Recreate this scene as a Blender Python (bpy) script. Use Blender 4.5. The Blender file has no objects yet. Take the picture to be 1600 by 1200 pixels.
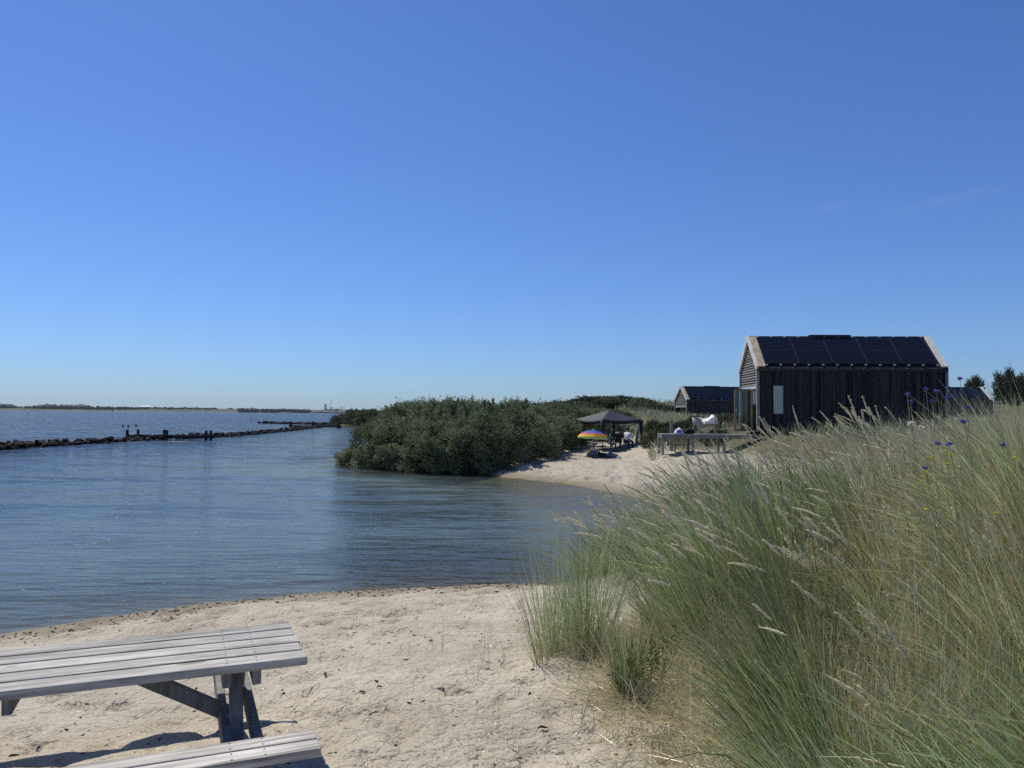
import bpy, bmesh, math, random
import numpy as np
from mathutils import Vector, Matrix, Euler

C = bpy.context.scene.collection
SC = bpy.context.scene
R = math.radians
rs = np.random.RandomState

# ------------------------------------------------------------------ camera
EYE = 2.9
PITCH = math.atan(46.3 / 1200)
ROLL = R(.45)
cam_d = bpy.data.cameras.new('camera')
cam_d.sensor_width = 36
cam_d.lens = 27.0
cam_d.clip_end = 30000
cam_d.clip_start = .05
cam = bpy.data.objects.new('camera', cam_d)
C.objects.link(cam)
CM = Euler((math.pi / 2 + PITCH, 0, 0)).to_matrix() @ Matrix.Rotation(ROLL, 3, 'Z')
cam.matrix_world = Matrix.Translation((0, 0, EYE)) @ CM.to_4x4()
SC.camera = cam

# ------------------------------------------------------------------ sky, sun, exposure
SUN_AZ, SUN_EL = -42.0, 57.0          # degrees left of the view direction, height
w = bpy.data.worlds.new("World")
SC.world = w
w.use_nodes = True
wn, wl = w.node_tree.nodes, w.node_tree.links
sky = wn.new('ShaderNodeTexSky')
sky.sky_type = 'NISHITA'
sky.sun_disc = False
sky.sun_elevation = R(SUN_EL)
sky.sun_rotation = R(SUN_AZ)
sky.air_density = 1.0
sky.dust_density = .3
sky.ozone_density = 1.5
wb = wn.new('ShaderNodeMix')                     # white balance of the clear blue sky
wb.data_type = 'RGBA'
wb.blend_type = 'MULTIPLY'
wb.inputs[0].default_value = 1
wb.inputs[7].default_value = (.455, .685, 1.12, 1)
bg = wn['Background']
bg.inputs['Strength'].default_value = .1
wl.new(sky.outputs[0], wb.inputs[6])
# two faint cirrus wisps, fixed in the sky by direction
wtc = wn.new('ShaderNodeTexCoord')
wlast = wb.outputs[2]
for (c_, a_, su, sv, st_) in (((.371, .895, .245), (.93, -.34, .10), .030, .0045, .16), ((.475, .846, .240), (.90, -.42, .13), .050, .0050, .14)):
    cv_ = Vector(c_).normalized(); av_ = (Vector(a_) - cv_ * Vector(a_).dot(cv_)).normalized(); bv_ = cv_.cross(av_)
    acc = None
    for ax3, sg in ((av_, su), (bv_, sv)):
        d_ = wn.new('ShaderNodeVectorMath'); d_.operation = 'DOT_PRODUCT'; d_.inputs[1].default_value = ax3
        wl.new(wtc.outputs['Generated'], d_.inputs[0])
        q_ = wn.new('ShaderNodeMath'); q_.operation = 'DIVIDE'; q_.inputs[1].default_value = sg; wl.new(d_.outputs['Value'], q_.inputs[0])
        p_ = wn.new('ShaderNodeMath'); p_.operation = 'MULTIPLY'; wl.new(q_.outputs[0], p_.inputs[0]); wl.new(q_.outputs[0], p_.inputs[1])
        if acc is None: acc = p_
        else:
            t_ = wn.new('ShaderNodeMath'); t_.operation = 'ADD'; wl.new(acc.outputs[0], t_.inputs[0]); wl.new(p_.outputs[0], t_.inputs[1]); acc = t_
    ng = wn.new('ShaderNodeMath'); ng.operation = 'MULTIPLY'; ng.inputs[1].default_value = -1; wl.new(acc.outputs[0], ng.inputs[0])
    ex_ = wn.new('ShaderNodeMath'); ex_.operation = 'EXPONENT'; wl.new(ng.outputs[0], ex_.inputs[0])
    nz = wn.new('ShaderNodeTexNoise'); nz.inputs['Scale'].default_value = 70; nz.inputs['Detail'].default_value = 4; wl.new(wtc.outputs['Generated'], nz.inputs['Vector'])
    mz = wn.new('ShaderNodeMath'); mz.operation = 'MULTIPLY'; wl.new(ex_.outputs[0], mz.inputs[0]); wl.new(nz.outputs[0], mz.inputs[1])
    ms_ = wn.new('ShaderNodeMath'); ms_.operation = 'MULTIPLY'; ms_.inputs[1].default_value = st_ * .42; wl.new(mz.outputs[0], ms_.inputs[0])
    ad_ = wn.new('ShaderNodeMix'); ad_.data_type = 'RGBA'; ad_.inputs[7].default_value = (7, 7.6, 8.4, 1)
    wl.new(ms_.outputs[0], ad_.inputs[0]); wl.new(wlast, ad_.inputs[6]); wlast = ad_.outputs[2]
wl.new(wlast, bg.inputs['Color'])

sun_d = bpy.data.lights.new('sun', 'SUN')
sun_d.energy = 4.6
sun_d.angle = R(.53)
sun_d.color = (1, .94, .81)
sun = bpy.data.objects.new('sun', sun_d)
C.objects.link(sun)
sv = Vector((math.sin(R(SUN_AZ)) * math.cos(R(SUN_EL)), math.cos(R(SUN_AZ)) * math.cos(R(SUN_EL)), math.sin(R(SUN_EL))))
sun.rotation_euler = sv.to_track_quat('Z', 'Y').to_euler()
SC.view_settings.view_transform = 'Standard'
SC.view_settings.look = 'None'
SC.view_settings.exposure = 0
SC.view_settings.gamma = 1
SC.cycles.use_denoising = False
SC.cycles.sample_clamp_direct = 1.8
SC.cycles.sample_clamp_indirect = 4
SC.cycles.max_bounces = 8
SC.cycles.transparent_max_bounces = 16


# ------------------------------------------------------------------ helpers: rays of the photo, used to survey real positions
def ray(px, py):
    return CM @ Vector(((px - 800) / 1200, -(py - 600) / 1200, -1))


def at_z(px, py, z):
    r = ray(px, py)
    return Vector((0, 0, EYE)) + r * ((z - EYE) / r.z)


def at_y(px, py, y):
    r = ray(px, py)
    return Vector((0, 0, EYE)) + r * (y / r.y)


def tag(o, label=None, cat=None, group=None, kind=None):
    if label: o['label'] = label
    if cat: o['category'] = cat
    if group: o['group'] = group
    if kind: o['kind'] = kind
    return o


def empty(name, loc=(0, 0, 0), rz=0, label=None, cat=None, group=None):
    o = bpy.data.objects.new(name, None)
    o.empty_display_size = .2
    o.location = loc
    o.rotation_euler = (0, 0, rz)
    C.objects.link(o)
    return tag(o, label, cat, group)


def copy_tree(o, parent=None):
    c = o.copy()
    C.objects.link(c)
    c.parent = parent
    for ch in list(o.children):
        copy_tree(ch, c)
    return c


def link_mesh(name, me, mat, parent=None):
    o = bpy.data.objects.new(name, me)
    if mat is not None:
        me.materials.append(mat)
    o.parent = parent
    C.objects.link(o)
    return o


def np_mesh(name, V, F, mat, col=None, parent=None, smooth=False, attrs=None):
    V = np.asarray(V, np.float32)
    F = np.asarray(F, np.int32)
    k = F.shape[1]
    me = bpy.data.meshes.new(name)
    me.vertices.add(len(V))
    me.vertices.foreach_set('co', V.ravel())
    me.loops.add(F.size)
    me.loops.foreach_set('vertex_index', F.ravel())
    me.polygons.add(len(F))
    me.polygons.foreach_set('loop_start', np.arange(0, F.size, k, dtype=np.int32))
    me.polygons.foreach_set('loop_total', np.full(len(F), k, np.int32))
    if smooth:
        me.polygons.foreach_set('use_smooth', np.ones(len(F), bool))
    me.update(calc_edges=True)
    if col is not None:
        a = me.attributes.new('col', 'FLOAT_COLOR', 'POINT')
        a.data.foreach_set('color', np.concatenate([col, np.ones((len(V), 1))], 1).astype(np.float32).ravel())
    for n, d in (attrs or {}).items():
        a = me.attributes.new(n, 'FLOAT', 'POINT')
        a.data.foreach_set('value', np.asarray(d, np.float32))
    return link_mesh(name, me, mat, parent)


class MB:
    """collects boxes, bars, tubes; build() links them as one mesh with a per-piece random value"""

    def __init__(s, seed=0):
        s.v, s.f, s.r = [], [], []
        s.g = random.Random(seed)

    def add(s, vs, fs):
        n = len(s.v)
        s.v += [tuple(v) for v in vs]
        s.f += [[i + n for i in f] for f in fs]
        s.r += [s.g.random()] * len(vs)

    def box(s, c, d, m=None):
        x, y, z = d[0] / 2, d[1] / 2, d[2] / 2
        vs = [Vector((a, b, e)) for e in (-z, z) for a, b in ((-x, -y), (x, -y), (x, y), (-x, y))]
        if m is not None: vs = [m @ v for v in vs]
        c = Vector(c)
        s.add([v + c for v in vs], [(3, 2, 1, 0), (4, 5, 6, 7), (0, 1, 5, 4), (1, 2, 6, 5), (2, 3, 7, 6), (3, 0, 4, 7)])

    def bar(s, a, b, wd, ht, up=(0, 0, 1)):
        """rectangular bar from a to b; ht measured along up"""
        a, b = Vector(a), Vector(b)
        d = (b - a).normalized()
        u = Vector(up)
        u = (u - d * u.dot(d)).normalized()
        sd = d.cross(u)
        vs = [p + sd * i * wd / 2 + u * j * ht / 2 for p in (a, b) for i, j in ((-1, -1), (1, -1), (1, 1), (-1, 1))]
        s.add(vs, [(3, 2, 1, 0), (4, 5, 6, 7), (0, 1, 5, 4), (1, 2, 6, 5), (2, 3, 7, 6), (3, 0, 4, 7)])

    def tube(s, pts, rad, n=8, cap=True):
        pts = [Vector(p) for p in pts]
        rad = rad if isinstance(rad, (list, tuple)) else [rad] * len(pts)
        vs, fs = [], []
        for i, p in enumerate(pts):
            d = (pts[min(i + 1, len(pts) - 1)] - pts[max(i - 1, 0)]).normalized()
            u = d.orthogonal().normalized() if abs(d.z) > .95 else d.cross(Vector((0, 0, 1))).normalized()
            v = d.cross(u)
            for k in range(n):
                t = 2 * math.pi * k / n
                vs.append(p + (u * math.cos(t) + v * math.sin(t)) * rad[i])
        for i in range(len(pts) - 1):
            for k in range(n):
                a, b = i * n + k, i * n + (k + 1) % n
                fs.append((a, b, b + n, a + n))
        if cap:
            fs.append(tuple(range(n))[::-1])
            fs.append(tuple(range((len(pts) - 1) * n, len(pts) * n)))
        s.add(vs, fs)

    def lathe(s, prof, n=16, c=(0, 0, 0), jit=0):
        vs, fs = [], []
        for r_, z in prof:
            for k in range(n):
                t = 2 * math.pi * k / n
                vs.append(Vector((c[0] + r_ * math.cos(t), c[1] + r_ * math.sin(t), c[2] + z)))
        for i in range(len(prof) - 1):
            for k in range(n):
                a, b = i * n + k, i * n + (k + 1) % n
                fs.append((a, b, b + n, a + n))
        s.add(vs, fs)

    def build(s, name, mat, parent=None, bevel=0, smooth=False, loc=None, wave=0, seg=2):
        me = bpy.data.meshes.new(name)
        me.from_pydata(s.v, [], s.f)
        a = me.attributes.new('rnd', 'FLOAT', 'POINT')
        a.data.foreach_set('value', s.r)
        if smooth:
            me.polygons.foreach_set('use_smooth', [True] * len(me.polygons))
        me.update()
        o = link_mesh(name, me, mat, parent)
        if loc is not None: o.location = loc
        if bevel:
            b = o.modifiers.new('bevel', 'BEVEL')
            b.width = bevel
            b.segments = seg
            b.limit_method = 'ANGLE'
        return o


# value noise
_L = rs(7).rand(256, 256)


def vnoise(x, y):
    x = np.asarray(x, float); y = np.asarray(y, float)
    xi, yi = np.floor(x).astype(int), np.floor(y).astype(int)
    fx, fy = x - xi, y - yi
    fx, fy = fx * fx * (3 - 2 * fx), fy * fy * (3 - 2 * fy)
    a, b = _L[xi & 255, yi & 255], _L[(xi + 1) & 255, yi & 255]
    c, d = _L[xi & 255, (yi + 1) & 255], _L[(xi + 1) & 255, (yi + 1) & 255]
    return (a * (1 - fx) + b * fx) * (1 - fy) + (c * (1 - fx) + d * fx) * fy - .5


def fbm(x, y, o=4):
    s, a = 0, 1
    for i in range(o):
        s = s + a * vnoise(x * 2 ** i + 17.3 * i, y * 2 ** i + 9.1 * i)
        a *= .5
    return s


def sm(a, b, x):
    t = np.clip((np.asarray(x, float) - a) / (b - a), 0, 1)
    return t * t * (3 - 2 * t)


# ------------------------------------------------------------------ materials
def mat(name):
    m = bpy.data.materials.new(name)
    m.use_nodes = True
    return m, m.node_tree.nodes, m.node_tree.links, m.node_tree.nodes['Principled BSDF']


def N(ns, t, **k):
    n = ns.new(t)
    for a, v in k.items():
        if a in n.inputs: n.inputs[a].default_value = v
        else: setattr(n, a, v)
    return n


def ramp(ns, stops):
    r = ns.new('ShaderNodeValToRGB')
    e = r.color_ramp.elements
    while len(e) < len(stops): e.new(.5)
    for i, (p, c) in enumerate(stops):
        e[i].position = p
        e[i].color = (*c, 1) if len(c) == 3 else c
    return r


def plain(name, c, rough=.7, metal=0, var=.12, scale=8, bump=.0, spec=.5):
    m, n, l, p = mat(name)
    tc = N(n, 'ShaderNodeTexCoord')
    no = N(n, 'ShaderNodeTexNoise', Scale=scale, Detail=5)
    l.new(tc.outputs['Object'], no.inputs['Vector'])
    r = ramp(n, [(.3, tuple(x * (1 - var) for x in c)), (.7, tuple(min(1, x * (1 + var)) for x in c))])
    l.new(no.outputs[0], r.inputs[0])
    l.new(r.outputs[0], p.inputs['Base Color'])
    p.inputs['Roughness'].default_value = rough
    p.inputs['Metallic'].default_value = metal
    p.inputs['Specular IOR Level'].default_value = spec
    if bump:
        b = N(n, 'ShaderNodeBump', Strength=bump, Distance=.02)
        l.new(no.outputs[0], b.inputs['Height'])
        l.new(b.outputs[0], p.inputs['Normal'])
    return m


def wood(name, dark, light, axis='X', grain=38, rough=.75, knots=True, bump=.35, rndmix=.5, stretch=1.3):
    m, n, l, p = mat(name)
    tc = N(n, 'ShaderNodeTexCoord')
    at = N(n, 'ShaderNodeAttribute', attribute_name='rnd')
    mul = N(n, 'ShaderNodeMath', operation='MULTIPLY')
    mul.inputs[1].default_value = 57
    l.new(at.outputs['Fac'], mul.inputs[0])
    add = N(n, 'ShaderNodeVectorMath', operation='ADD')
    l.new(tc.outputs['Object'], add.inputs[0])
    l.new(mul.outputs[0], add.inputs[1])
    mp = N(n, 'ShaderNodeMapping')
    sc = {'X': (stretch, grain, grain), 'Y': (grain, stretch, grain), 'Z': (grain, grain, stretch)}[axis]
    mp.inputs['Scale'].default_value = sc
    # bend the grain
    wob = N(n, 'ShaderNodeTexNoise', Scale=2.2, Detail=2)
    l.new(add.outputs[0], wob.inputs['Vector'])
    ws = N(n, 'ShaderNodeVectorMath', operation='SCALE')
    ws.inputs['Scale'].default_value = .06
    l.new(wob.outputs['Color'], ws.inputs[0])
    ad2 = N(n, 'ShaderNodeVectorMath', operation='ADD')
    l.new(add.outputs[0], ad2.inputs[0]); l.new(ws.outputs[0], ad2.inputs[1])
    l.new(ad2.outputs[0], mp.inputs['Vector'])
    g = N(n, 'ShaderNodeTexNoise', Scale=1.0, Detail=6, Roughness=.65)
    l.new(mp.outputs[0], g.inputs['Vector'])
    r = ramp(n, [(.28, dark), (.5, tuple((a + b) / 2 for a, b in zip(dark, light))), (.72, light)])
    l.new(g.outputs[0], r.inputs[0])
    # per-plank value
    v = N(n, 'ShaderNodeMapRange')
    v.inputs['To Min'].default_value = 1 - rndmix / 2
    v.inputs['To Max'].default_value = 1 + rndmix / 2
    l.new(at.outputs['Fac'], v.inputs['Value'])
    blot = N(n, 'ShaderNodeTexNoise', Scale=3.5, Detail=4)
    l.new(add.outputs[0], blot.inputs['Vector'])
    v2 = N(n, 'ShaderNodeMapRange')
    v2.inputs['From Min'].default_value = .3; v2.inputs['From Max'].default_value = .7
    v2.inputs['To Min'].default_value = .82; v2.inputs['To Max'].default_value = 1.15
    l.new(blot.outputs[0], v2.inputs['Value'])
    mm = N(n, 'ShaderNodeMath', operation='MULTIPLY')
    l.new(v.outputs[0], mm.inputs[0]); l.new(v2.outputs[0], mm.inputs[1])
    last = r.outputs[0]
    if knots:
        kmp = N(n, 'ShaderNodeMapping')
        kmp.inputs['Scale'].default_value = {'X': (1.7, 6, 6), 'Y': (6, 1.7, 6), 'Z': (6, 6, 1.7)}[axis]
        l.new(add.outputs[0], kmp.inputs['Vector'])
        vo = N(n, 'ShaderNodeTexVoronoi', Scale=1.0)
        l.new(kmp.outputs[0], vo.inputs['Vector'])
        kr = ramp(n, [(.0, (.22, .20, .18)), (.10, (.45, .42, .39)), (.15, (.62, .6, .57)), (.17, (1.1, 1.1, 1.1)), (.40, (1, 1, 1))])
        l.new(vo.outputs['Distance'], kr.inputs[0])
        mx = N(n, 'ShaderNodeMix', data_type='RGBA', blend_type='MULTIPLY')
        mx.inputs[0].default_value = .9
        l.new(last, mx.inputs[6]); l.new(kr.outputs[0], mx.inputs[7])
        last = mx.outputs[2]
        cmp_ = N(n, 'ShaderNodeMapping')
        cmp_.inputs['Scale'].default_value = {'X': (.9, 75, 75), 'Y': (75, .9, 75), 'Z': (75, 75, .9)}[axis]
        l.new(ad2.outputs[0], cmp_.inputs['Vector'])
        cn = N(n, 'ShaderNodeTexNoise', Scale=1.0, Detail=3); l.new(cmp_.outputs[0], cn.inputs['Vector'])
        cr_ = ramp(n, [(.30, (.38, .36, .34)), (.37, (.95, .95, .95)), (.7, (1.08, 1.08, 1.08))]); l.new(cn.outputs[0], cr_.inputs[0])
        mx2 = N(n, 'ShaderNodeMix', data_type='RGBA', blend_type='MULTIPLY'); mx2.inputs[0].default_value = .9
        l.new(last, mx2.inputs[6]); l.new(cr_.outputs[0], mx2.inputs[7]); last = mx2.outputs[2]
    sc2 = N(n, 'ShaderNodeVectorMath', operation='SCALE')
    l.new(last, sc2.inputs[0]); l.new(mm.outputs[0], sc2.inputs['Scale'])
    l.new(sc2.outputs[0], p.inputs['Base Color'])
    p.inputs['Roughness'].default_value = rough
    p.inputs['Specular IOR Level'].default_value = .3
    b = N(n, 'ShaderNodeBump', Strength=bump, Distance=.004)
    l.new(g.outputs[0], b.inputs['Height'])
    l.new(b.outputs[0], p.inputs['Normal'])
    return m


def leafy(name, trans=.3, rough=.5, tint=None, objvar=0.0, gloss=.25):
    """diffuse + translucent leaf whose colour is stored per leaf"""
    m, n, l, p = mat(name)
    at = N(n, 'ShaderNodeAttribute', attribute_name='col')
    src = at.outputs['Color']
    if objvar:
        oi = N(n, 'ShaderNodeObjectInfo')
        h = N(n, 'ShaderNodeHueSaturation')
        mr = N(n, 'ShaderNodeMapRange')
        mr.inputs['To Min'].default_value = 1 - objvar; mr.inputs['To Max'].default_value = 1 + objvar
        l.new(oi.outputs['Random'], mr.inputs['Value'])
        l.new(mr.outputs[0], h.inputs['Value'])
        l.new(src, h.inputs['Color'])
        src = h.outputs[0]
    p.inputs['Roughness'].default_value = rough
    p.inputs['Specular IOR Level'].default_value = gloss
    l.new(src, p.inputs['Base Color'])
    t = N(n, 'ShaderNodeBsdfTranslucent')
    l.new(src, t.inputs['Color'])
    mx = N(n, 'ShaderNodeMixShader')
    mx.inputs[0].default_value = trans
    l.new(p.outputs[0], mx.inputs[1]); l.new(t.outputs[0], mx.inputs[2])
    l.new(mx.outputs[0], n['Material Output'].inputs['Surface'])
    return m


MAT = {}
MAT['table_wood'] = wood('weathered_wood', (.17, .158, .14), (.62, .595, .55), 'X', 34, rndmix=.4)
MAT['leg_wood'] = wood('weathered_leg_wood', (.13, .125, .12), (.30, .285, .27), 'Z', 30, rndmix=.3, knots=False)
MAT['clad'] = wood('charred_cladding', (.003, .003, .0033), (.044, .043, .045), 'Z', 22, rough=.75, knots=False, rndmix=1.6, stretch=.8)
MAT['clad_far'] = wood('silvered_cladding', (.015, .016, .018), (.07, .07, .072), 'Z', 12, knots=False, rndmix=1.1)
MAT['clad_right'] = wood('grey_cladding', (.025, .025, .026), (.08, .078, .075), 'Z', 12, knots=False, rndmix=.8)
MAT['grey_wood'] = wood('silver_grey_wood', (.13, .125, .12), (.27, .26, .25), 'Z', 30, knots=False)
MAT['slat_wood'] = wood('louver_wood', (.22, .215, .21), (.40, .39, .38), 'Y', 30, knots=False)
MAT['brown_wood'] = wood('door_frame_wood', (.15, .10, .07), (.27, .19, .14), 'Z', 26, knots=False)
MAT['tar_wood'] = wood('tarred_wood', (.006, .006, .007), (.028, .026, .025), 'X', 20, knots=False)
MAT['verge'] = wood('pale_verge_wood', (.45, .43, .40), (.68, .66, .62), 'Y', 20, knots=False, rndmix=.2)
MAT['lichen'] = wood('mossy_verge_wood', (.20, .115, .03), (.50, .44, .36), 'Y', 9, knots=False, rndmix=.9)
MAT['deck'] = wood('deck_boards', (.10, .098, .10), (.20, .195, .195), 'Y', 26, knots=False)
MAT['panel'] = plain('solar_glass', (.006, .007, .011), rough=.22, var=.1, spec=.3)
MAT['black'] = plain('black_metal', (.012, .012, .014), rough=.5)
MAT['silver'] = plain('light_metal', (.55, .56, .58), rough=.35, metal=.6)
MAT['white_panel'] = plain('white_panel', (.78, .78, .76), rough=.5, var=.04)
MAT['blue_panel'] = plain('pale_blue_panel', (.42, .47, .52), rough=.4, var=.05)
MAT['reflect_pane'] = plain('painted_reflection_pane', (.36, .42, .36), rough=.3, var=.04)  # sky and dune reflection painted in as the window pane's grey-green
MAT['gazebo'] = plain('dark_blue_polyester', (.010, .0125, .025), rough=.65, var=.12, scale=3, bump=.1)
MAT['steel_dark'] = plain('dark_steel', (.02, .021, .026), rough=.45)
MAT['white_metal'] = plain('white_metal', (.75, .75, .73), rough=.4, var=.05)
MAT['skin'] = plain('skin', (.42, .26, .19), rough=.5, var=.05)
MAT['hair'] = plain('dark_hair', (.012, .010, .009), rough=.5)
MAT['black_cloth'] = plain('black_cloth', (.010, .010, .012), rough=.9)
MAT['white_cloth'] = plain('white_cloth', (.66, .69, .76), rough=.85, var=.06)
MAT['navy_cloth'] = plain('navy_cloth', (.015, .018, .035), rough=.9)
MAT['grey_cloth'] = plain('grey_cloth', (.17, .19, .215), rough=.9, var=.3, scale=9, bump=.3)
MAT['dark_cloth'] = plain('dark_blue_cloth', (.018, .020, .028), rough=.9, var=.3)
MAT['blue_plastic'] = plain('blue_plastic', (.03, .07, .45), rough=.4)
MAT['mint'] = plain('mint_plastic', (.40, .66, .55), rough=.5)
MAT['chair_shell'] = plain('warm_grey_plastic', (.33, .315, .295), rough=.5, var=.04)
MAT['pale_leg'] = plain('pale_beech', (.55, .50, .42), rough=.5)
MAT['white_boat'] = plain('white_gelcoat', (.8, .8, .8), rough=.3, var=.03)
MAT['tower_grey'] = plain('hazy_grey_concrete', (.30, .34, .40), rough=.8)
MAT['bark'] = plain('grey_bark', (.10, .085, .07), rough=.9, var=.3, scale=14)
MAT['rock'] = plain('dark_basalt', (.011, .011, .012), rough=.8, var=.8, scale=5, bump=.4, spec=.15)
MAT['stone'] = plain('pale_pebble', (.40, .35, .29), rough=.8, var=.3)
MAT['drift'] = plain('dark_driftwood', (.035, .028, .022), rough=.9, var=.4)
MAT['pale_drift'] = plain('bleached_driftwood', (.34, .31, .27), rough=.9, var=.2)
MAT['buoy'] = plain('black_float', (.012, .012, .015), rough=.4)
MAT['grass'] = leafy('marram_blade', .24, .25, gloss=.9)
MAT['leaf'] = leafy('buckthorn_leaf', .18, .62, objvar=.14, gloss=.12)
MAT['stem'] = plain('flower_stem', (.22, .23, .11), rough=.6)
MAT['petal'] = leafy('petal', .3, .6, gloss=.1)

# glass
m, n, l, p = mat('clear_glass')
tr = N(n, 'ShaderNodeBsdfTransparent'); tr.inputs[0].default_value = (.82, .88, .86, 1)
gl = N(n, 'ShaderNodeBsdfGlossy', Roughness=.02)
fr = N(n, 'ShaderNodeFresnel', IOR=1.5)
mx = N(n, 'ShaderNodeMixShader')
l.new(fr.outputs[0], mx.inputs[0]); l.new(tr.outputs[0], mx.inputs[1]); l.new(gl.outputs[0], mx.inputs[2])
l.new(mx.outputs[0], n['Material Output'].inputs['Surface'])
MAT['glass'] = m

# rainbow parasol: bands by distance from the tip (object space)
m, n, l, p = mat('rainbow_cloth')
at = N(n, 'ShaderNodeAttribute', attribute_name='band')
r = ramp(n, [(0, (.05, .13, .56)), (.57, (.05, .13, .56)), (.575, (.80, .12, .05)), (.68, (.80, .14, .05)), (.685, (.85, .30, .06)), (.76, (.85, .34, .06)),
             (.765, (.88, .74, .06)), (.91, (.88, .76, .07)), (.915, (.45, .70, .20)), (.96, (.75, .85, .72))])
r.color_ramp.interpolation = 'CONSTANT'
l.new(at.outputs['Fac'], r.inputs[0]); l.new(r.outputs[0], p.inputs['Base Color'])
p.inputs['Roughness'].default_value = .7
t = N(n, 'ShaderNodeBsdfTranslucent'); l.new(r.outputs[0], t.inputs[0])
mx = N(n, 'ShaderNodeMixShader'); mx.inputs[0].default_value = .35
l.new(p.outputs[0], mx.inputs[1]); l.new(t.outputs[0], mx.inputs[2]); l.new(mx.outputs[0], n['Material Output'].inputs['Surface'])
MAT['rainbow'] = m

# sand: grains, shell specks, damp strip by the water, soil and litter under the grass
m, n, l, p = mat('beach_sand')
geo = N(n, 'ShaderNodeNewGeometry')
n1 = N(n, 'ShaderNodeTexNoise', Scale=1.1, Detail=6); n2 = N(n, 'ShaderNodeTexNoise', Scale=55, Detail=3)
n3 = N(n, 'ShaderNodeTexNoise', Scale=9, Detail=5)
vs_ = N(n, 'ShaderNodeTexVoronoi', Scale=34); vs2 = N(n, 'ShaderNodeTexVoronoi', Scale=21)
for q in (n1, n2, n3, vs_, vs2): l.new(geo.outputs['Position'], q.inputs['Vector'])
c1 = ramp(n, [(.3, (.36, .318, .25)), (.7, (.49, .438, .352))]); l.new(n1.outputs[0], c1.inputs[0])
c2 = ramp(n, [(.3, (.82, .82, .82)), (.7, (1.15, 1.14, 1.12))]); l.new(n2.outputs[0], c2.inputs[0])
mxa = N(n, 'ShaderNodeMix', data_type='RGBA', blend_type='MULTIPLY'); mxa.inputs[0].default_value = .8
l.new(c1.outputs[0], mxa.inputs[6]); l.new(c2.outputs[0], mxa.inputs[7])
# shell specks: a few cells only
gt = N(n, 'ShaderNodeMath', operation='GREATER_THAN'); gt.inputs[1].default_value = .93
sx = N(n, 'ShaderNodeSeparateColor'); l.new(vs_.outputs['Color'], sx.inputs[0]); l.new(sx.outputs[0], gt.inputs[0])
lt = N(n, 'ShaderNodeMath', operation='LESS_THAN'); lt.inputs[1].default_value = .24; l.new(vs_.outputs['Distance'], lt.inputs[0])
mu = N(n, 'ShaderNodeMath', operation='MULTIPLY'); l.new(gt.outputs[0], mu.inputs[0]); l.new(lt.outputs[0], mu.inputs[1])
mxb = N(n, 'ShaderNodeMix', data_type='RGBA'); mxb.inputs[7].default_value = (.70, .66, .58, 1)
l.new(mu.outputs[0], mxb.inputs[0]); l.new(mxa.outputs[2], mxb.inputs[6])
gt2 = N(n, 'ShaderNodeMath', operation='GREATER_THAN'); gt2.inputs[1].default_value = .90
sx2 = N(n, 'ShaderNodeSeparateColor'); l.new(vs2.outputs['Color'], sx2.inputs[0]); l.new(sx2.outputs[1], gt2.inputs[0])
lt2 = N(n, 'ShaderNodeMath', operation='LESS_THAN'); lt2.inputs[1].default_value = .2; l.new(vs2.outputs['Distance'], lt2.inputs[0])
mu2 = N(n, 'ShaderNodeMath', operation='MULTIPLY'); l.new(gt2.outputs[0], mu2.inputs[0]); l.new(lt2.outputs[0], mu2.inputs[1])
mxc = N(n, 'ShaderNodeMix', data_type='RGBA'); mxc.inputs[7].default_value = (.12, .095, .07, 1)
l.new(mu2.outputs[0], mxc.inputs[0]); l.new(mxb.outputs[2], mxc.inputs[6])
veg = N(n, 'ShaderNodeAttribute', attribute_name='veg')
cv = ramp(n, [(.3, (.075, .07, .04)), (.7, (.16, .14, .085))]); l.new(n3.outputs[0], cv.inputs[0])
mxd = N(n, 'ShaderNodeMix', data_type='RGBA'); l.new(veg.outputs['Fac'], mxd.inputs[0]); l.new(mxc.outputs[2], mxd.inputs[6]); l.new(cv.outputs[0], mxd.inputs[7])
wet = N(n, 'ShaderNodeAttribute', attribute_name='wet')
wr = ramp(n, [(0, (1, 1, 1)), (1, (.46, .42, .35))]); l.new(wet.outputs['Fac'], wr.inputs[0])
mxe = N(n, 'ShaderNodeMix', data_type='RGBA', blend_type='MULTIPLY'); mxe.inputs[0].default_value = 1
l.new(mxd.outputs[2], mxe.inputs[6]); l.new(wr.outputs[0], mxe.inputs[7]); l.new(mxe.outputs[2], p.inputs['Base Color'])
p.inputs['Roughness'].default_value = .9; p.inputs['Specular IOR Level'].default_value = .15
b1 = N(n, 'ShaderNodeBump', Strength=.85, Distance=.05); l.new(n3.outputs[0], b1.inputs['Height'])
n4 = N(n, 'ShaderNodeTexNoise', Scale=24, Detail=4); l.new(geo.outputs['Position'], n4.inputs['Vector'])
b3 = N(n, 'ShaderNodeBump', Strength=.8, Distance=.03); l.new(n4.outputs[0], b3.inputs['Height']); l.new(b1.outputs[0], b3.inputs['Normal'])
n5 = N(n, 'ShaderNodeTexNoise', Scale=9, Detail=3, Distortion=1.2); l.new(geo.outputs['Position'], n5.inputs['Vector'])
r5 = ramp(n, [(.40, (0, 0, 0)), (.47, (.85, .85, .85)), (.62, (1, 1, 1))]); l.new(n5.outputs[0], r5.inputs[0])
b5 = N(n, 'ShaderNodeBump', Strength=.55, Distance=.022); l.new(r5.outputs[0], b5.inputs['Height']); l.new(b3.outputs[0], b5.inputs['Normal'])
b2 = N(n, 'ShaderNodeBump', Strength=.6, Distance=.008); l.new(n2.outputs[0], b2.inputs['Height']); l.new(b5.outputs[0], b2.inputs['Normal'])
l.new(b2.outputs[0], p.inputs['Normal'])
MAT['sand'] = m

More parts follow.
